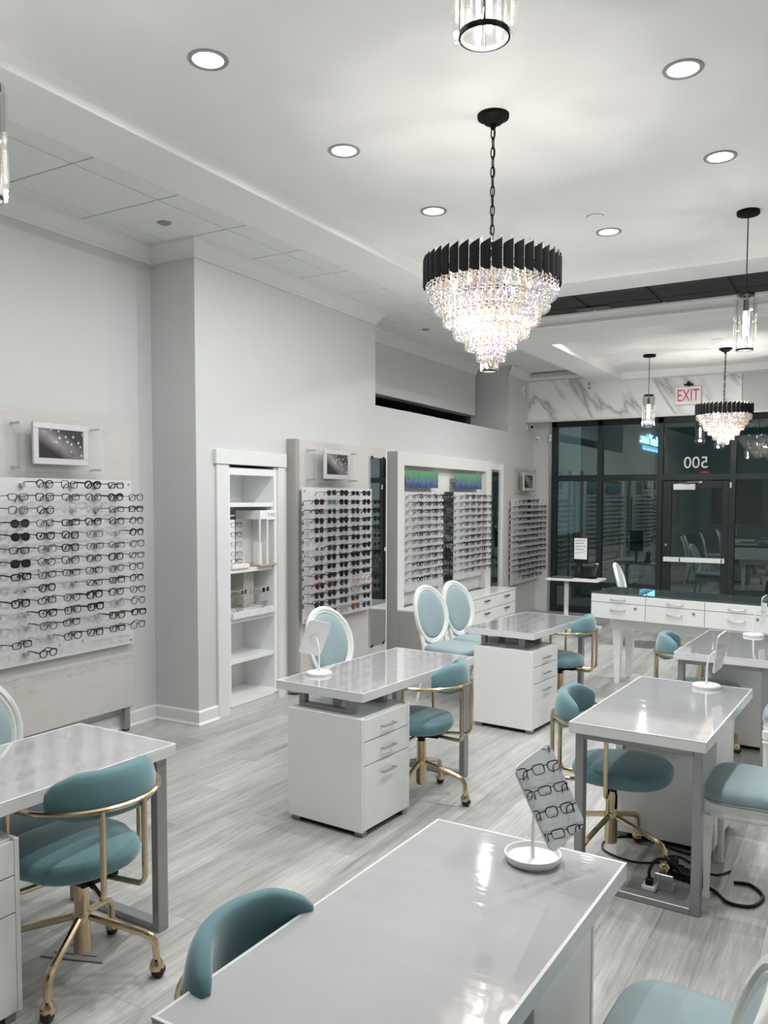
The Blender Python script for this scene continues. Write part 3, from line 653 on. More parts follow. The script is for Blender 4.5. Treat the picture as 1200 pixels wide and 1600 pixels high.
MB().box(-.06, .03, -.27, .26, .175, .181, .001).build('clear_step', M_ACRYL, t)
for q in (-.26, .25): MB().box(-.055, .025, q, q + .006, .055, .175, .001).build('clear_leg', M_ACRYL, t)
SH = .776
loose(.0, .86, SH + .205, 'white', 'black', 'cat', 'white sunglasses with black lenses at the right of the niche tray', .2)
loose(-.03, .60, SH + .205, 'white', 'grey', 'square', 'white sunglasses at the left of the clear niche step', .3)
loose(-.04, .73, SH + .20, 'clear', 'clear', 'round', 'clear-framed eyeglasses in the middle of the niche step', .2)
loose(.01, .50, SH + .085, 'dark brown', 'clear', 'round', 'brown eyeglasses lying low at the left of the niche tray', .3)
loose(.02, .82, SH + .085, 'grey', 'clear', 'square', 'grey eyeglasses lying low at the right of the niche tray', .3)

# ---- board on the right wall (shows only in the foreground table mirror)
b5 = thing('frame_display_board', 'eyeglasses board reflected in the foreground table mirror', 'display board', (1.298, 2.75, 0), PI, 'eyewear wall boards')
MB().box(0, .05, -.7, .7, .2, 2.28, .003).build('panel', M_LAM, b5); MB().box(.085, .093, -.66, .66, .62, 1.86, .001).build('acrylic_board', M_FROST, b5)
for q in (-.6, .6):
    for z in (.66, 1.82): m = MB(); standoff(m, .05, .1, q, z); m.build('standoff', M_NICKEL, b5)
for r in range(6):
    for c in range(5):
        g = add_glasses(0, 0, 0, SHAPES[(r * 2 + c) % 4], 'black', 'clear', .0026, 1.4, lab('black', 'eyeglasses', 'mirrored right-wall board', r, c), 'eyeglasses', 'eyeglasses on the mirrored board', False, 'eyeglasses')
        g.location = (1.298 - .093 - .14, 2.34 + .165 * c, 1.24 - .10 * r); g.rotation_euler = (0, 0, PI + random.uniform(-.05, .05))

# ================================================================== STOREFRONT
win = struct(thing('window_1', 'dark framed storefront glazing', 'window', (0, GY, 0))); del win['category']
XV = [-4.24, -3.522, -2.63, -1.635, -.55, .55, 1.26]
def mull(x, z0, z1, wd=.078, dp=.11, name='mullion'): MB().box(x - wd / 2, x + wd / 2, -dp / 2, dp / 2, z0, z1, .003).build(name, M_FRAMEAL, win)
for x in XV: mull(x, 0, 2.965)
MB().box(-4.28, 1.30, -.055, .055, 2.885, 2.965, .003).build('head_rail', M_FRAMEAL, win)
MB().box(-4.28, 1.30, -.054, .054, 2.045, 2.135, .003).build('transom_rail', M_FRAMEAL, win)
for i in range(len(XV) - 1):
    a, b = XV[i] + .039, XV[i + 1] - .039
    MB().box(a, b, -.006, .006, 2.135, 2.885).build('pane', M_PANE, win, 0)
    if i != 2:
        MB().box(a, b, -.05, .05, 0, .10, .003).build('bottom_rail', M_FRAMEAL, win); MB().box(a, b, -.05, .05, .41, .49, .003).build('sill_rail', M_FRAMEAL, win)
        MB().box(a, b, -.006, .006, .49, 2.045).build('pane', M_PANE, win, 0); MB().box(a, b, -.006, .006, .10, .41).build('pane', M_PANE, win, 0)
MB().box(-4.31, -4.28, -.06, .06, 0, 2.965, .002).build('jamb_trim', M_NICKEL, win)
n5 = text('street_number', '500', .235, mat('vinyl_white', (.80, .82, .82), .5, var=.01), win, (-2.14, -.009, 2.29), (PI / 2, 0, 0), sx=-.98, ext=.0006); n5['label'] = 'white 500 seen reversed on the transom glass'
m = MB()
for k in range(7): m.box(-2.08 + k * .017, -2.07 + k * .017, -.010, -.009, 2.14 + .006 * (k % 2), 2.172 - .005 * (k % 3 == 0))
m.build('small_red_marks', M_RED, win, 0)
door = struct(thing('door_1', 'dark framed glass door', 'door', (-2.13, GY, 0))); del door['category']
dm = MB(); dm.box(-.458, -.335, -.03, .03, .01, 2.035, .003); dm.build('stile', M_FRAMEAL, door)
MB().box(.355, .455, -.03, .03, .01, 2.035, .003).build('stile', M_FRAMEAL, door)
MB().box(-.335, .355, -.03, .03, 1.93, 2.035, .003).build('top_rail', M_FRAMEAL, door); MB().box(-.335, .355, -.03, .03, .01, .26, .003).build('bottom_rail', M_FRAMEAL, door)
MB().box(-.335, .355, -.006, .006, .26, 1.93).build('pane', M_PANE, door, 0)
pb = MB().box(-.425, .415, -.095, -.045, .855, .925, .008).build('push_bar', M_WMET, door)
MB().box(-.20, -.185, -.098, -.09, .86, .92, .001).build('bar_joint', M_BLACK, pb); MB().box(.37, .385, -.098, -.09, .862, .918).build('bar_joint', M_BLACK, pb)
for q in (-.41, .40): MB().box(q - .02, q + .02, -.05, -.03, .86, .92).build('bar_mount', M_BLACK, pb)
cl = MB().box(-.30, .0, -.10, -.03, 1.905, 1.99, .006).build('door_closer', M_WMET, door)
MB().tube([(-.22, -.07, 2.0), (-.1, -.15, 2.012), (.06, -.06, 2.02)], .012, 6).build('closer_arm', M_NICKEL, cl); MB().box(.04, .09, -.07, -.03, 2.0, 2.03).build('closer_bracket', M_NICKEL, cl)
MB().box(.462, .485, -.075, -.05, 1.93, 2.01, .003).build('door_sensor', M_WMET, door)
MB().cyl((-.40, -.034, 1.10), (-.40, -.03, 1.10), .018, n=12).build('lock_cylinder', M_NICKEL, door)
# outside
struct(MB().box(-14, 16, 12.78, 55, -.35, -.08).build('floor_pavement', M_ASPHALT, None, 0))
fa = thing('neighbouring_building', 'dark facade standing outside beyond the storefront glass', 'building', (0, 46, -.08)); MB().box(-14, 16, 0, .5, 0, 9).build('facade', M_FACADE, fa, 0)
for k in range(6): MB().box(-11 + 4 * k, -8.6 + 4 * k, -.06, 0, .6, 3.2, .02).build('shop_window', mat('night_window', (.02, .03, .04), .1, var=.1), fa)
sg = thing('neon_sign', 'glowing blue illegible shop sign seen through the storefront glass', 'sign', (-8.45, 36.0, 0))
text('lettering', ".amis'Teeb", .62, M_NEON, sg, (.06, 1.75, 4.40), (PI / 2, 0, PI / 2), sx=1.35, ext=.02)
m = MB()
for k in range(34):
    if k % 9 != 8: m.box(.04, .06, .55 + k * .093, .55 + k * .093 + .05, 3.93, 4.03 + .1 * (k % 3 == 0))
o = m.build('small_lettering', emit('sign_neon_dim', (.2, .55, .9), 2.2), sg, 0)
MB().box(-.15, .0, -1, 4.6, 0, 5.2).build('sign_wall', M_FACADE, sg, 0)

# ================================================================== FURNITURE
TZ = .762
def make_desk(label, x, y, rz, L=1.17):
    t = thing('consultation_desk', label, 'desk', (x, y, 0), rz, 'consultation desks')
    Wd = .59; h = Wd / 2
    top = MB().box(-h, h, 0, L, TZ - .047, TZ - .004, .003); top.build('tabletop', M_DESKTOP, t)
    MB().box(-h + .0092, h - .0092, .0092, L - .0092, TZ - .004, TZ + .0003, .0004).build('glass_sheet', M_GLASSTOP, t)
    m = MB(); b = .008
    for a in ((-h, h, 0, .009), (-h, h, L - .009, L), (-h, -h + .009, .009, L - .009), (h - .009, h, .009, L - .009)): m.box(*a, TZ - .0045, TZ + .0008, .0005)
    m.build('edge_rim', M_DESKTOP, t)
    ped = MB().box(-.205, .270, .003, .455, .035, .625, .002).build('pedestal', M_WHITE, t)
    MB().box(-.208, .290, 0, .018, .03, .627, .0015).build('end_panel', M_WHITE, ped); MB().box(-.208, .29, .440, .458, .03, .627, .0015).build('end_panel', M_WHITE, ped)
    MB().box(-.17, .25, .03, .43, .0, .035).build('plinth', M_BLACK, ped)
    for q in (.02, .40): 
        for p in (-.2, .225): MB().box(p, p + .055, q, q + .04, 0, .03, .003).build('foot', M_STEEL, ped)
    for z0, z1 in ((.505, .620), (.378, .500), (.034, .373)):
        d = MB().box(.272, .290, .0195, .4385, z0, z1, .0015).build('drawer', M_WHITE, ped)
        zc = z1 - .062; MB().box(.306, .316, .165, .295, zc - .006, zc + .006, .0015).box(.29, .308, .172, .182, zc - .004, zc + .004).box(.29, .308, .278, .288, zc - .004, zc + .004).build('handle', M_NICKEL, d)
    for q in (.06, .36):
        r = MB().box(-.18, .18, q, q + .04, .625, .648, .002)
        for p in (-.18, .14): r.box(p, p + .04, q, q + .04, .648, TZ - .047, .002)
        r.build('riser_frame', M_STEEL, t)
    g = .038
    for p in (-h + .02, h - .02 - g): MB().box(p, p + g, L - .09, L - .035, .0, TZ - .047, .003).build('leg', M_STEEL, t)
    MB().box(-h + .02 + g, h - .02 - g, L - .09, L - .035, .0, .03, .003).build('foot_bar', M_STEEL, t)
    MB().box(-h + .02 + g, h - .02 - g, L - .09, L - .035, TZ - .078, TZ - .047, .003).build('top_bar', M_STEEL, t)
    return t
R = math.radians
make_desk('white glass-topped desk at the far left edge, below the nearest eyeglasses board', -2.695 - .0204, 1.268, R(-1.0), 1.175)
make_desk('white desk with three-drawer pedestal in front of the shelf niche', -2.49, 3.572, R(-3.8), 1.22)
make_desk('white desk with magazines on its pedestal, in front of the low drawer chest', -2.395, 5.835, R(-5.0), 1.09)
make_desk('white desk with cables and power brick on the floor beneath it', -.781, 4.718, R(180 - 2.5), 1.15)
make_desk('large white desk filling the bottom foreground', -.8325, 2.262, R(180 - 1.6), 1.17)
make_desk('white desk at the right edge in front of the long drawer counter', -.72, 6.70, R(180 - 2.5), 1.11)

def make_swivel(label, x, y, face, base):
    t = thing('swivel_chair', label, 'chair', (x, y, 0), face, 'gold-legged teal swivel chairs')
    # base
    b = MB().lathe([(.026, .085), (.031, .09), (.031, .20), (.033, .205), (.033, .235), (.030, .24), (.027, .245), (.027, .345), (.0, .345)], 16); b.build('column', M_GOLD, t)
    MB().lathe([(.022, .345), (.022, .36), (.036, .365), (.036, .39), (0, .39)], 14).build('gas_lift_collar', M_BLACK, t)
    MB().box(-.13, .10, -.075, .075, .385, .41, .006).build('tilt_mechanism', M_BLACK, t)
    MB().tube([(.02, -.05, .39), (.05, -.16, .375), (.06, -.235, .345)], [.005, .005, .007], 6).build('lever', M_BLACKM, t)
    for k in range(4):
        a = base - face + k * PI / 2; c, s_ = math.cos(a), math.sin(a)
        pts = [(.02, .222), (.12, .195), (.225, .165), (.258, .15), (.275, .125), (.279, .09), (.279, .062)]
        lg = MB().tube([(c * r, s_ * r, z) for r, z in pts], .0135, 8).build('leg', M_GOLD, t)
        hd = MB().lathe([(.006, .072), (.014, .07), (.022, .06), (.027, .045), (.027, .030), (.020, .026)], 12, (c * .279, s_ * .279, 0)); hd.build('caster_hood', M_GOLD, lg)
        p = Vector((c * .285, s_ * .285, .024)); q = Vector((-s_, c, 0))
        wm = MB().tube([p - q * .018, p - q * .014, p + q * .014, p + q * .018], [.018, .0235, .0235, .018], 14); wm.build('caster_wheel', M_RUBBER, lg)
    # seat
    out = []
    for a, bq in ell(.235, .235, 36, (.05, 0), 2.5): out.append((a, bq * (1 - .06 * (a < 0))))
    rings = []
    for sc, z in ((.80, .418), (.93, .424), (.985, .438), (1.0, .458), (.985, .476), (.93, .490), (.80, .500), (.5, .507), (.2, .510)): rings.append([(.05 + (a - .05) * sc, bq * sc, z) for a, bq in out])
    MB().loft(rings).build('seat', M_TEAL, t, 60)
    # arm ring
    RR = .268; zr = .708; pts = []
    def rp(a, z=zr, r=RR): return (-.02 - r * math.cos(a), r * math.sin(a), z)
    ang = [R(q) for q in range(-98, 99, 7)]
    ring = [rp(a) for a in ang]
    e0 = ring[0]; e1 = ring[-1]
    ringp = ring
    MB().tube(ringp, .0105, 8).build('arm_ring', M_GOLD, t)
    for a in (-98, -18, 18, 98):
        x_, y_, _ = rp(R(a)); dx, dy = x_ + .0, y_; n_ = math.hypot(dx, dy); ux, uy = -dx / n_, -dy / n_
        P = [(x_, y_, zr), (x_, y_, .47), (x_, y_, .42), (x_ + ux * .008, y_ + uy * .008, .402), (x_ + ux * .025, y_ + uy * .025, .392), (x_ + ux * .18, y_ + uy * .18, .392)]
        MB().tube(P, .0105, 8).build('upright', M_GOLD, t)
    # backrest: curved pad on the inside of the ring
    rings = []; n = 22
    for i in range(n + 1):
        f = i / n; a = R(-62 + 124 * f); e = min(f, 1 - f) * n
        k = min(1, .35 + .22 * e) if e < 3 else 1.0
        hh = .082 * (.40 + .60 * min(1, (e / 4.5)) ** .6); th = .028 * (.4 + .6 * min(1, e / 2.5) ** .6); zc = .738
        ring = []
        for p_, q_ in ell(th, hh, 14, (0, 0), 3.2):
            r = RR - .035 + p_ - .10 * max(0, (q_ / .1)) * .18
            ring.append((-.02 - r * math.cos(a), r * math.sin(a), zc + q_ + .012 * math.cos(a * 1.2)))
        rings.append(ring)
    MB().loft(rings).build('backrest', M_TEAL, t, 60)
    return t
make_swivel('teal swivel chair at the far left desk, nearest on the left', -2.455, 2.0, R(172), R(27))
make_swivel('teal swivel chair beside the desk in front of the niche', -2.217, 4.243, R(188), R(3))
make_swivel('teal swivel chair beside the desk with magazines', -2.12, 6.50, R(185), R(-12))
make_swivel('teal swivel chair tucked under the desk with cables', -1.03, 3.975, R(5), R(-14))
make_swivel('teal swivel chair behind the foreground desk, only its backrest showing', -.995, 1.41, R(3), R(20))
make_swivel('teal swivel chair at the right edge desk before the long counter', -.97, 5.98, R(8), R(30))

def make_oval(label, x, y, face, mf=M_SKY):
    t = thing('oval_back_chair', label, 'chair', (x, y, 0), face, 'white oval-back chairs')
    out = []
    for a, b in ell(.235, .25, 48, (0, 0), 4.8): out.append((a, b * (1 - .12 * (.5 - a / .47))))
    def ringz(sc, z): return [(a * sc, b * sc, z) for a, b in out]
    MB().loft([ringz(.97, .375), ringz(.985, .38), ringz(.985, .395), ringz(.97, .40), ringz(.97, .418), ringz(.99, .424), ringz(.99, .436), ringz(.95, .44)]).build('seat_rail', M_CWHITE, t, 40)
    MB().loft([ringz(.95, .438), ringz(.985, .444), ringz(1.0, .460), ringz(.985, .482), ringz(.92, .498), ringz(.7, .508), ringz(.3, .512)]).build('seat_cushion', mf, t, 60)
    MB().tube([(a * .992, b * .992, .443) for a, b in out], .005, 5, True).build('piping', mf, t, 60)
    prof = [(.016, 0), (.018, .012), (.013, .03), (.014, .06), (.019, .27), (.022, .30), (.026, .305), (.026, .315), (.021, .32), (.021, .33), (.027, .335), (.027, .38), (0, .38)]
    for sy in (-1, 1):
        MB().lathe(prof, 12, (.20, sy * .205, 0)).build('leg', M_CWHITE, t, 40)
        MB().tube([(-.285, sy * .19, 0), (-.245, sy * .185, .15), (-.215, sy * .175, .32), (-.215, sy * .17, .42), (-.235, sy * .165, .50), (-.262, sy * .175, .60)], [.013, .017, .022, .023, .02, .017], 8).build('leg', M_CWHITE, t, 40)
    tau = R(13); c0 = Vector((-.272, 0, .745)); up = Vector((-math.sin(tau), 0, math.cos(tau))); nr = Vector((math.cos(tau), 0, math.sin(tau))); A, B = .205, .235
    prof = [(-.020, -.012), (-.020, .010), (-.008, .016), (.0, .012), (.006, .020), (.024, .018), (.032, .004), (.028, -.014), (.006, -.020)]
    rings = []
    for i in range(49):
        a = 2 * PI * i / 48; ca, sa = math.cos(a), math.sin(a); rad = Vector((ca / A, sa / B)).normalized()
        rg = []
        for rr, nn in prof:
            yy = A * ca + rad.x * rr; zz = B * sa + rad.y * rr
            bow = -.035 * (1 - (yy / .24) ** 2)          # gentle curve of the back
            rg.append(c0 + Vector((0, 1, 0)) * yy + up * zz + nr * (nn + bow))
        rings.append(rg)
    MB().loft(rings, cap=False).build('back_frame', M_CWHITE, t, 50)
    for side, nm in ((1, 'back_cushion'), (-1, 'back_panel')):
        rings = []
        for sc, nn in ((.93, 0), (.90, .012), (.8, .020), (.6, .026), (.35, .029), (.1, .030)):
            rings.append([c0 + Vector((0, 1, 0)) * (A * sc * math.cos(q)) + up * (B * sc * math.sin(q)) + nr * (side * nn * (1 if side > 0 else .4) - .035 * (1 - (A * sc * math.cos(q) / .24) ** 2)) for q in [2 * PI * i / 36 for i in range(36)]])
        MB().loft(rings).build(nm, mf, t, 60)
    MB().tube([c0 + Vector((0, 1, 0)) * (A * .93 * math.cos(q)) + up * (B * .93 * math.sin(q)) + nr * (.006 - .035 * (1 - (A * .93 * math.cos(q) / .24) ** 2)) for q in [2 * PI * i / 36 for i in range(36)]], .005, 5, True).build('piping', mf, t, 60)
    return t
make_oval('white oval-back chair cut by the left photo edge below the nearest board', -3.0, 2.10, R(-3))
make_oval('white oval-back chair behind the table mirror on the niche desk', -2.97, 4.77, R(-8))
make_oval('left one of two white oval-back chairs before the drawer chest', -3.03, 6.45, R(-10))
make_oval('right one of two white oval-back chairs before the drawer chest', -3.00, 6.95, R(-10))
make_oval('white oval-back chair seen edge-on behind the long drawer counter', -2.26, 10.1, R(6))
make_oval('pale blue chair with white legs at the right edge, beside the cable desk', -.36, 4.01, R(180))
make_oval('pale blue chair seat at the bottom right beside the foreground desk', -.285, 1.96, R(180 - 2))
make_oval('nearest oval-back chair cut by the bottom right corner', -.455, 1.45, R(180))
make_oval('white-legged chair cut by the right edge, next to the far right desk', -.27, 5.56, R(180))

# ---- long drawer counter in front of the window
CA = R(-8.5); ct = thing('drawer_counter', 'long white drawer counter with smoked glass top in front of the windows', 'counter', (-2.245, 7.80, 0), CA)
LX = 3.2
MB().box(0, LX, 0, .56, .635, .868, .003).build('body', M_WHITE, ct)
MB().box(-.004, LX + .004, -.004, .565, .868, .882, .002).build('glass_top', M_CASETOP, ct)
MB().box(.13, LX - .13, .13, .50, .53, .635, .003).build('apron', M_WHITE, ct)
for k in range(6):
    for z0, z1, lk in ((.792, .864, 0), (.640, .787, 1)):
        d = MB().box(.004 + k * .532, .532 + k * .532 - .002, -.018, 0, z0, z1, .002).build('drawer', M_WHITE, ct)
        xc = k * .532 + .27; zc = (z0 + z1) / 2 + (.015 if lk else 0)
        MB().tube([(xc - .07, -.018, zc), (xc - .065, -.036, zc - .002), (xc - .03, -.042, zc - .008), (xc + .03, -.042, zc - .008), (xc + .065, -.036, zc - .002), (xc + .07, -.018, zc)], .0055, 6).build('handle', M_NICKEL, d)
        if lk: MB().cyl((xc + .17, -.018, zc + .025), (xc + .17, -.026, zc + .025), .012, n=12).build('lock', M_STEEL, d)
for x_ in (.20, 1.6, LX - .2):
    for y_ in (.17, .46):
        MB().loft([[(x_ + a, y_ + b, .53) for a, b in ((-.042, -.035), (.042, -.035), (.042, .035), (-.042, .035))], [(x_ + a, y_ + b, 0) for a, b in ((-.022, -.02), (.022, -.02), (.022, .02), (-.022, .02))]]).build('leg', M_WHITE, ct, 30)

# ---- small standing table by the window
st = thing('side_table', 'small white pedestal table standing by the storefront window', 'table', (-3.40, 10.95, 0), 0)
MB().prism(rrect(.72, .46, .03, c=(.03, 0)), .672, .695).build('tabletop', M_WMET, st, 30)
MB().cyl((-.10, 0, .05), (-.10, 0, .672), .032, n=14).build('column', M_WMET, st)
MB().cyl((-.10, 0, .62), (-.10, 0, .66), .036, n=14).build('collar', M_STEEL, st)
MB().box(-.14, .34, -.22, -.16, 0, .04, .006).box(-.14, .34, .16, .22, 0, .04, .006).box(-.16, -.08, -.22, .22, 0, .05, .006).build('foot', M_WMET, st)
tag(MB().box(-.15, .15, -.11, .11, 0, .012, .003).build('laptop', mat('laptop_grey', (.12, .125, .13), .4, metal=.4, var=.03), None, 30, (-3.54, 10.93, .696)), 'closed grey laptop lying on the small white window table', 'laptop')
t = thing('counter_sign', 'white paper notice with black handwriting on a dark stand by window', 'sign', (-3.33, 11.03, .696), R(-12))
MB().box(-.11, .11, -.06, .06, 0, .015, .003).build('base', M_BLACK, t)
MB().tube([(0, 0, .015), (0, .02, .12), (0, 0, .24)], .018, 8).build('stem', M_BLACK, t)
MB().box(-.105, .105, -.012, .012, .20, .545, .004).build('dark_frame', M_BLACK, t)
pp = MB().box(-.095, .095, -.016, -.012, .255, .54).build('paper', M_CARD, t, 0)
m = MB()
for k, (z0, n) in enumerate(((.50, 6), (.462, 5), (.42, 6), (.38, 5))):
    for i in range(n):
        x0 = -.08 + i * .027
        m.tube([(x0, -.017, z0 + .012 * (i / 6)), (x0 + .008, -.017, z0 + .016 + .004 * (i % 3)), (x0 + .014, -.017, z0 - .004 + .01 * (i / 6)), (x0 + .022, -.017, z0 + .010)], .0022, 4)
m.tube([(-.085, -.017, .33), (.085, -.017, .365)], .002, 4); m.build('handwriting', M_BLACK, pp, 0)
t = thing('card_terminal', 'dark handheld terminal tilted on the white window table', 'terminal', (-3.16, 10.98, .696), R(-30))
MB().box(-.05, .05, -.05, .05, 0, .03, .005).build('cradle', M_BLACK, t); MB().box(-.04, .04, -.01, .02, .03, .20, .006, R=Matrix.Rotation(R(-20), 3, 'X')).build('handset', mat('dark_plastic', (.03, .032, .035), .35, var=.05), t)
MB().prism(rrect(.05, .035, .006), 0, .004, 'y').build('white_cap', M_WMET, t, 30, (0, .085, .19))
t = thing('black_chair', 'black upholstered chair back showing above the counter at right edge', 'chair', (-.62, 9.6, 0), R(-90))
MB().loft([[(.22 * math.copysign(abs(math.cos(q)) ** .6, math.cos(q)), .30 * math.copysign(abs(math.sin(q)) ** .6, math.sin(q)), z) for q in [2 * PI * i / 24 for i in range(24)]] for z in (.42, .45, .50)]).build('seat', M_BLACK, t)
rr = []
for z, hw in ((.50, .27), (.62, .30), (.78, .31), (.88, .29), (.94, .22), (.965, .10)):
    rr.append([(-.22 - .02 * (z - .5) + a, b, z) for a, b in ell(.035, hw, 24, (0, 0), 3)])
MB().loft(rr).build('backrest', M_BLACK, t, 60)
MB().cyl((0, 0, .06), (0, 0, .42), .03).build('column', M_BLACKM, t)
for k in range(5): a = 2 * PI * k / 5; MB().tube([(0, 0, .09), (.28 * math.cos(a), .28 * math.sin(a), .05), (.30 * math.cos(a), .30 * math.sin(a), 0.012)], .016, 6).build('leg', M_BLACKM, t)

# ---- table mirrors
def make_tmirror(label, x, y, face, tilt, roll=0, dish=False, hgt=.21):
    t = thing('table_mirror', label, 'mirror', (x, y, TZ + .0002), face, 'table mirrors')
    MB().lathe([(.0, 0), (.070, 0), (.072, .004), (.072, .014), (.068, .018), (.020, .020), (.0, .020)] if not dish else [(0, 0), (.066, 0), (.076, .012), (.078, .026), (.074, .026), (.070, .013), (0, .012)], 28).build('base', M_WMET, t, 40)
    MB().tube([(0, 0, .012), (0, 0, .10), (.004, 0, .14), (.016, 0, .175), (.036, 0, .195), (.055, 0, .20)], [.006, .005, .005, .005, .005, .006], 8).build('gooseneck', M_WMET, t, 40)
    h = thing('head', '', ''); del h['label']; del h['category']; h.parent = t; h.location = (.062, 0, .20); h.rotation_euler = (roll, tilt, 0)
    MB().lathe([(.026, -.008), (.026, -.003), (.018, 0), (0, 0)], 18).build('swivel_disc', M_WMET, h, 40, (0, 0, 0), (0, PI / 2, 0))
    MB().prism(rrect(.145, hgt, .022), 0, .005, 'x').build('backing', M_WMET, h, 40)
    MB().prism(rrect(.141, hgt - .004, .021), .005, .007, 'x').build('glass', M_MIRROR, h, 30)
    return t
make_tmirror('small white table mirror showing its blank back on the niche desk', -2.66, 3.83, R(146), R(-16), R(15))
make_tmirror('table mirror turned edge-on on the cable desk', -.705, 4.62, R(-9), R(8), R(6))
make_tmirror('table mirror with reflected frames on the foreground desk', -.765, 2.13, R(-28), R(-14), R(20), True, .25)
make_tmirror('thin table mirror on the far right desk', -.685, 6.56, R(-8), R(4), R(5))

# ---- magazines on the pedestal of the third desk
Mg = mat('magazine_cover', (.16, .155, .15), .3, var=.5, vscale=25); Mp = mat('magazine_pages', (.62, .61, .58), .6, var=.1, vscale=60)
for i, (dx, dy, rz, dz) in enumerate(((-.08, .16, .25, 0), (-.03, .20, -.2, .009), (-.09, .22, .5, .018), (.12, .15, .1, 0))):
    p = Vector((-2.395, 5.835, .6275)); a = R(-5.0); q = Vector((p.x + dx * math.cos(a) - dy * math.sin(a), p.y + dx * math.sin(a) + dy * math.cos(a), p.z + dz))
    t = thing('magazine', ('bottom', 'middle', 'top', 'separate right-hand')[i] + ' magazine lying under the desk top on the pedestal', 'magazine', q, a + rz, 'magazines on the pedestal')
    MB().box(-.10, .10, -.135, .135, 0, .006).build('pages', Mp, t, 0); MB().box(-.101, .102, -.137, .137, .006, .0085).build('cover', Mg, t, 0)

# ---- floor boxes and cables
def floorbox(label, x, y, rz, op=False):
    t = thing('floor_outlet_box', label, 'floor outlet', (x, y, 0), rz, 'floor outlet boxes')
    MB().box(-.13, .13, -.10, .10, 0, .006, .002).build('plate', mat('outlet_plate', (.36, .36, .36), .35, metal=.6, var=.03), t)
    MB().box(-.09, .0, -.07, .07, .006, .010, .002).build('lid', mat('outlet_plate'), t); MB().box(.01, .09, -.07, .07, .006, .009, .002).build('lid', mat('outlet_plate'), t)
    MB().box(-.05, -.02, -.02, .02, .010, .013, .001).build('latch', M_STEEL, t)
    if op: MB().box(-.01, .07, .005, .012, .010, .085, .002).build('open_lid', M_NICKEL, t); MB().box(-.06, .0, -.03, .03, .010, .03, .003).build('socket', M_WMET, t)
floorbox('steel outlet plate on the floor under the nearest left swivel chair', -2.60, 2.13, R(20))
floorbox('open floor outlet with plug under the cable desk', -.76, 3.74, R(-3), True)
def cable(name, label, pts, r=.006, cat='cable', grp='black cables under the cable desk'):
    P = [Vector(p) for p in pts]; out = []
    for i in range(len(P) - 1):
        p0, p1, p2, p3 = P[max(i - 1, 0)], P[i], P[i + 1], P[min(i + 2, len(P) - 1)]
        for k in range(6):
            q = k / 6; out.append(.5 * ((2 * p1) + (p2 - p0) * q + (2 * p0 - 5 * p1 + 4 * p2 - p3) * q * q + (3 * p1 - p0 - 3 * p2 + p3) * q ** 3))
    out.append(P[-1]); return tag(MB().tube(out, r, 6).build(name, M_BLACK, None, 60), label, cat, grp)
cable('power_cable', 'thin black cable looping on the floor toward the pedestal', [(-.60, 4.23, .006), (-.74, 4.22, .006), (-.95, 4.30, .006), (-1.10, 4.20, .006), (-1.08, 4.05, .006), (-.92, 3.99, .006), (-.78, 4.06, .006), (-.70, 4.06, .006)], .0045)
cable('power_cable', 'thick black lead looping past the chair leg', [(-.60, 3.90, .014), (-.53, 3.86, .008), (-.46, 3.78, .008), (-.37, 3.80, .008), (-.34, 3.92, .008), (-.40, 4.01, .008), (-.47, 4.0, .008)], .008)
cable('power_cable', 'short black plug lead rising from the open floor outlet', [(-.79, 3.735, .045), (-.79, 3.735, .10), (-.765, 3.79, .13), (-.72, 3.86, .10), (-.68, 3.90, .03)], .0075)
cable('power_cable', 'thin black cable running under the desk to the right', [(-.77, 4.02, .006), (-.80, 4.12, .006), (-.74, 4.16, .006), (-.66, 4.10, .006), (-.56, 4.04, .006), (-.50, 4.12, .006)], .0045)
t = thing('power_brick', 'black power brick lying on the floor under the cable desk', 'power brick', (-.655, 3.93, 0), R(-12)); MB().box(-.075, .085, -.035, .035, 0, .045, .007).build('brick', M_BLACK, t); MB().box(-.085, -.06, -.03, .03, .005, .09, .005).build('end_cap', M_BLACK, t)
t = thing('plug', 'black plug standing in the open floor outlet', 'plug', (-.79, 3.735, .0305)); MB().box(-.016, .016, -.016, .016, 0, .03, .004).build('plug_body', M_BLACK, t)

# ================================================================== CEILING AND WALL FIXTURES
def lamp(name, parent, kind, loc, power, col, size=.1, spread=None):
    d = bpy.data.lights.new(name, kind); d.energy = power; d.color = col
    if kind == 'AREA': d.shape = 'DISK'; d.size = size; 
    if kind == 'AREA' and spread: d.spread = spread
    if kind == 'POINT': d.shadow_soft_size = size
    o = bpy.data.objects.new(name, d); COL.objects.link(o); o.parent = parent; o.location = loc; return o
CANS = [(-2.71, 3.01, 'nearest on the left side of the tray'), (-2.71, 4.17, 'second on the left side of the tray'), (-2.715, 5.34, 'third on the left side, left of the chandelier'), (-.815, 4.20, 'nearest on the right side of the tray'), (-.815, 5.36, 'second on the right side of the tray'), (-1.762, 6.41, 'right of the chandelier near the far tray edge'),
        (-.815, 3.03, 'just above the photo edge on the right'), (-2.71, 1.85, 'left, outside the photo near the viewer'), (-.815, 1.85, 'right, outside the photo near the viewer'), (-1.762, 1.97, 'on the centre line, outside the photo')]
CANS += [(-2.65, 9.28, 'added unseen behind the beam at the left of the far tray'), (-1.77, 9.28, 'added unseen behind the beam in the middle of the far tray'), (-.88, 9.28, 'added unseen behind the beam at the right of the far tray')]  # extra downlights added out of sight to brighten the far wall
ring_me = MB().lathe([(.072, .004), (.073, -.005), (.092, -.007), (.095, -.002), (.095, .004)], 32).mesh('trim_ring', mat('can_rim', (.30, .30, .30), .4, var=.02), 40)
lens_me = MB().lathe([(0, -.002), (.073, -.002), (.073, .003), (0, .003)], 32).mesh('lens', M_CAN, 40)
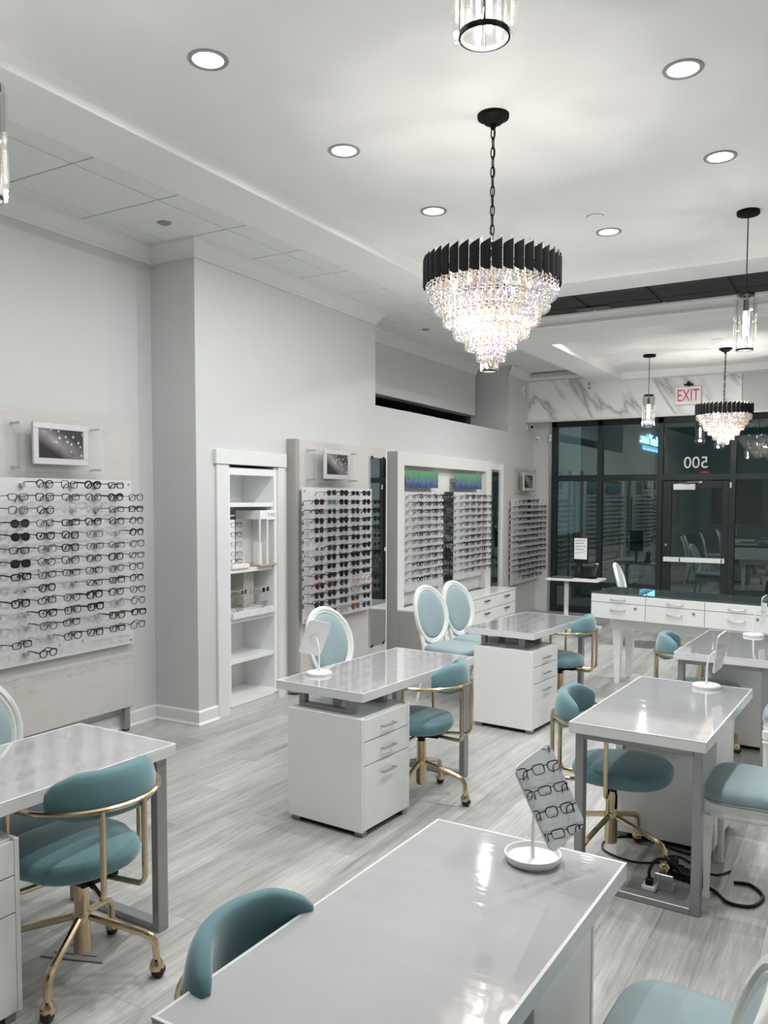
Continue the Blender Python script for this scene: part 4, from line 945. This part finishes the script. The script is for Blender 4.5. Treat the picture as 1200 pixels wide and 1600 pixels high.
for x, y, wh in CANS:
    t = thing('recessed_downlight', 'round recessed ceiling light, ' + wh, 'ceiling light', (x, y, 3.80 if y < 8 else 3.575), 0, 'recessed downlights')
    link('trim_ring', ring_me, t); link('lens', lens_me, t); lamp('downlight_lamp', t, 'AREA', (0, 0, -.008), CAN_W if y < 8 else CAN_FAR_W, CAN_COL, .07, R(174))
for d, s_, lb in ((.09, -.4, 'nearest'), (.09, 3.76, 'middle'), (.06, 6.73, 'farthest')):
    t = W_thing('ceiling_speaker', f'small round grey ceiling device, {lb} of three above the wall boards', 'ceiling device', d, s_, 3.70, 'round ceiling devices'); MB().lathe([(0, -.014), (.035, -.012), (.045, -.004), (.045, 0), (0, 0)], 20).build('cover', mat('device_grey', (.30, .30, .30), .5, var=.03), t); MB().lathe([(.045, -.002), (.05, -.002), (.05, 0), (.045, 0)], 20).build('rim', M_STEEL, t)
for x, y, z, lb in ((-1.754, 6.02, 3.80, 'flat white sprinkler cover on the near tray ceiling'), (-1.52, 10.08, 3.575, 'flat white sprinkler cover on the far tray ceiling')):
    t = thing('sprinkler_cover', lb, 'sprinkler', (x, y, z)); MB().lathe([(0, -.006), (.055, -.006), (.058, -.003), (.058, 0), (0, 0)], 20).build('cover_plate', M_CEIL, t); MB().lathe([(.058, -.001), (.061, -.001), (.061, 0), (.058, 0)], 20).build('shadow_gap', M_GRID, t)

# ---- crystal
def cryst_mesh(w_, h_, n=6, name='crystal', m=None):
    r = w_ / 2; return MB().lathe([(r * .55, h_), (r, h_ * .93), (r, h_ * .09), (r * .72, 0)], n).mesh(name, m or M_CRYST, 0)
def make_chandelier(label, x, y, zc, zb, ground):
    """zc ceiling height, zb lowest point"""
    t = thing('crystal_chandelier', label, 'chandelier', (x, y, zc), 0, 'crystal chandeliers')
    z0 = zb - zc
    MB().lathe([(0, 0), (.085, 0), (.083, -.018), (.06, -.03), (.045, -.045), (.018, -.05), (.012, -.075), (0, -.08)], 32).build('canopy', M_BLACKM, t, 40)
    ztop = z0 + .592
    n = max(3, int((-.075 - ztop + .02) / .046)); zz = -.07; stp = (-.07 - (ztop - .03)) / n
    lk = MB().tube([(.011 * math.cos(a), 0, stp * .62 * math.sin(a)) for a in [2 * PI * i / 14 for i in range(14)]], .0035, 5, True).mesh('chain_link', M_BLACKM, 60)
    for i in range(n): link('chain_link', lk, t, (0, 0, zz - stp * (i + .5)), (0, 0, PI / 2 * (i % 2)))
    MB().tube([(.004, .004, -.07), (.007, -.006, -.07 - .3 * (n * stp)), (-.006, .005, -.07 - .7 * n * stp), (0, 0, ztop - .06)], .003, 5).build('wire', M_BLACK, t)
    # black plate crown
    RP = .358; zp0, zp1 = z0 + .435, z0 + .592
    npl = 40; pl = MB(); arc = [(.0265 * math.sin(q), .012 * math.cos(q)) for q in [-1.35 + 2.7 * i / 6 for i in range(7)]]
    lo = [(p[1], p[0], -.5 * .157 + (.018 if i < 3 else 0) * (3 - i) / 3) for i, p in enumerate(arc)]; hi = [(p[1], p[0], .5 * .157 - .036 * (6 - i) / 6) for i, p in enumerate(arc)]
    inn = lambda L_: [(a - .004, b, c) for a, b, c in L_]
    V = lo + hi + inn(lo) + inn(hi); F = []
    for i in range(6): F += [(i, i + 1, 8 + i, 7 + i), (14 + i + 1, 14 + i, 21 + i, 21 + i + 1), (7 + i, 8 + i, 22 + i, 21 + i), (i + 1, i, 14 + i, 15 + i)]
    F += [(0, 7, 21, 14), (13, 6, 20, 27)]
    pl.add(V, F); pm = pl.mesh('black_plate', M_BLACKM, 40)
    tip = cryst_mesh(.012, .03, 6, 'crystal_tip')
    for i in range(npl):
        a = 2 * PI * i / npl; link('black_plate', pm, t, (RP * math.cos(a), RP * math.sin(a), (zp0 + zp1) / 2), (0, 0, a))
        b = a + PI / npl; link('crystal_tip', tip, t, (.325 * math.cos(b), .325 * math.sin(b), zp1 - .012))
    fr_ = MB()
    for rr, z in ((.345, zp0 + .05), (.345, zp1 - .05), (.29, z0 + .37), (.24, z0 + .30), (.18, z0 + .22), (.12, z0 + .15), (.06, z0 + .08)): fr_.tube([(rr * math.cos(q), rr * math.sin(q), z) for q in [2 * PI * i / 36 for i in range(36)]], .004, 4, True)
    for i in range(6): a = PI / 3 * i; fr_.tube([(0, 0, zp1 - .03), (.345 * math.cos(a), .345 * math.sin(a), zp1 - .05)], .004, 4)
    fr_.tube([(0, 0, zp1), (0, 0, z0 + .05)], .008, 6); fr_.build('frame', M_NICKEL, t)
    ca = cryst_mesh(.031, .130); 
    for rr, zb_, k in ((.340, .372, 56), (.298, .305, 50), (.250, .235, 42), (.192, .165, 33), (.128, .102, 22), (.066, .040, 12)):
        for i in range(k): a = 2 * PI * (i + .5 * (k % 4 == 0)) / k; link('crystal', ca, t, (rr * math.cos(a), rr * math.sin(a), z0 + zb_), (0, 0, a))
    MB().lathe([(0, 0), (.012, .006), (.02, .02), (.02, .045), (0, .045)], 8).build('finial', M_CRYST, t, 0, (0, 0, z0))
    for i in range(6):
        a = PI / 3 * i + .3; p = (.20 * math.cos(a), .20 * math.sin(a), z0 + .44)
        MB().lathe([(0, -.03), (.012, -.02), (.016, 0), (.011, .02), (.004, .035), (0, .04)], 10).build('bulb', M_BULB, t, 60, p); 
        if ground and i % 2 == 0 or (not ground and i == 0): lamp('bulb_lamp', t, 'POINT', (p[0] * .6, p[1] * .6, z0 + .24), CHAND_W / 3 if ground else CHAND2_W, BULB_COL, .03)
    for i in range(3): a = 2 * PI / 3 * i; MB().lathe([(0, -.03), (.012, -.02), (.016, 0), (.011, .02), (.004, .035), (0, .04)], 10).build('bulb', M_BULB, t, 60, (.08 * math.cos(a), .08 * math.sin(a), z0 + .30))
    return t
make_chandelier('large tiered crystal chandelier with black plate crown hanging in the near tray', -1.778, 4.19, 3.80, 2.463, True)
make_chandelier('smaller-looking far crystal chandelier in front of the EXIT sign wall', -1.515, 10.715, 3.575, 3.575 + (2.39 - 3.575) / .89, False).scale = (.89, .89, .89)

def make_pendant(label, x, y, zc, zb):
    t = thing('crystal_pendant', label, 'pendant lamp', (x, y, zc), 0, 'crystal pendant lamps'); z0 = zb - zc
    MB().lathe([(0, 0), (.075, 0), (.077, -.004), (.077, -.024), (.072, -.028), (0, -.028)], 28).build('canopy', M_BLACKM, t, 40)
    MB().cyl((0, 0, -.028), (0, 0, z0 + .36), .004, n=8).build('rod', M_BLACKM, t)
    RR = .060
    for z, h in ((.0, .012), (.385, .016)):
        pr_ = [(RR - .004, z), (RR, z), (RR, z + h), (RR - .004, z + h), (RR - .004, z)]
        m = MB(); m.lathe([(r, q) for r, q in pr_], 28, (0, 0, z0)); m.f = [f for f in m.f if len(f) == 4]; m.mi = [0] * len(m.f); m.build('ring', M_BLACKM, t, 40)
    k = MB()
    for i in range(4): a = PI / 2 * i + .4; k.tube([((RR - .003) * math.cos(a), (RR - .003) * math.sin(a), z0 + .005), ((RR - .003) * math.cos(a), (RR - .003) * math.sin(a), z0 + .395)], .0025, 4)
    for i in range(2): a = PI / 2 * i; k.tube([(-RR * math.cos(a), -RR * math.sin(a), z0 + .393), (RR * math.cos(a), RR * math.sin(a), z0 + .393)], .003, 4)
    k.build('cage', M_BLACKM, t)
    MB().cyl((0, 0, z0 + .36), (0, 0, z0 + .28), .016, n=12).build('socket', M_BLACKM, t)
    MB().lathe([(0, 0), (.012, .006), (.018, .03), (.018, .15), (.012, .18), (0, .18)], 14).build('bulb', M_BULB, t, 60, (0, 0, z0 + .10))
    big = cryst_mesh(.026, .19, 5, 'crystal_bar', M_CBAR)
    for i in range(14):
        a = 2 * PI * i / 14
        for zb_ in ((.01, .205) if i % 2 else (.045, .185)): link('crystal_bar', big, t, ((RR + .006) * math.cos(a), (RR + .006) * math.sin(a), z0 + zb_ * .98), (0, 0, a))
    lamp('bulb_lamp', t, 'POINT', (0, 0, z0 + .06), PEND_W, BULB_COL, .02); return t
make_pendant('crystal pendant cut by the top edge of the photo', -.805, 1.84, 3.80, 2.835)
make_pendant('crystal pendant cut by the left edge of the photo', -2.70, 1.85, 3.80, 2.805)
make_pendant('crystal pendant hanging at the right before the dark ceiling slot', -.785, 6.45, 3.80, 2.823)
make_pendant('crystal pendant hidden behind the large chandelier', -2.75, 6.45, 3.80, 2.823)
make_pendant('small far crystal pendant left of the EXIT sign', -2.405, 10.72, 3.575, 2.677)

# ---- exit sign, outlet, cameras, sensors
t = thing('exit_sign', 'white EXIT sign with red letters on the marble header', 'exit sign', (-2.197, MY - .006, 3.215))
MB().box(-.17, .17, -.055, 0, -.125, .125, .006).build('housing', M_SIGNWHITE, t)
text('lettering', 'EXIT', .235, M_RED, t, (0, -.057, -.005), (PI / 2, 0, 0), sx=.62, ext=.001)
m = MB().box(-.06, .06, -.05, 0, .145, .165, .003).cyl((0, -.02, .125), (0, -.02, .145), .012); m.box(-.02, .02, -.04, -.01, .165, .195, .004); m.build('emergency_lamp', M_BLACK, t)
t = thing('wall_outlet', 'white double outlet on the marble header', 'outlet', (-3.61, MY - .006, 3.445)); MB().box(-.045, .045, -.008, 0, -.065, .065, .003).build('cover_plate', M_WMET, t)
for z in (-.03, .03): MB().box(-.016, .016, -.010, -.008, z - .018, z + .018, .001).build('socket', mat('device_grey'), t)
t = W_thing('security_camera', 'white bullet security camera at the corner below the marble', 'camera', .0, 7.50, 2.87)
MB().lathe([(0, 0), (.035, 0), (.035, .012), (.012, .02), (0, .02)], 14).build('mount', M_WMET, t, 40, (0, 0, 0), (0, PI / 2, 0)); MB().tube([(.015, 0, 0), (.06, -.01, -.02), (.09, -.01, -.005)], .01, 6).build('arm', M_WMET, t)
MB().box(.05, .11, -.10, .05, -.03, .03, .010, R=Matrix.Rotation(.3, 3, 'Z')).build('body', M_WMET, t); MB().box(.058, .102, -.104, -.098, -.022, .022, .003, R=Matrix.Rotation(.3, 3, 'Z')).build('lens_face', M_BLACK, t)
t = thing('wall_sensor', 'small white sensor on the white wall left of the window', 'sensor', (-4.52, GY - .02, 2.72)); MB().box(-.035, .035, -.035, 0, -.045, .045, .01).build('sensor_body', M_WMET, t); MB().box(-.02, .02, -.038, -.034, -.03, -.005, .002).build('sensor_window', mat('device_grey'), t)
t = thing('wall_sensor', 'small white contact sensor on the window jamb', 'sensor', (-4.305, GY - .06, 2.72)); MB().box(-.02, .015, -.02, 0, -.055, .055, .004).build('sensor_body', M_WMET, t); MB().box(-.008, .006, -.022, -.019, -.01, .01, .001).build('sensor_window', mat('device_grey'), t)
t = W_thing('wall_sensor', 'small white sensor high on the left wall beside the marble', 'sensor', 0, 7.28, 3.42); MB().box(0, .03, -.04, .04, -.06, .06, .006).build('sensor_body', M_WMET, t); MB().box(.028, .032, -.02, .02, -.04, 0, .002).build('sensor_window', mat('device_grey'), t)
scene.cycles.transparent_max_bounces = 24
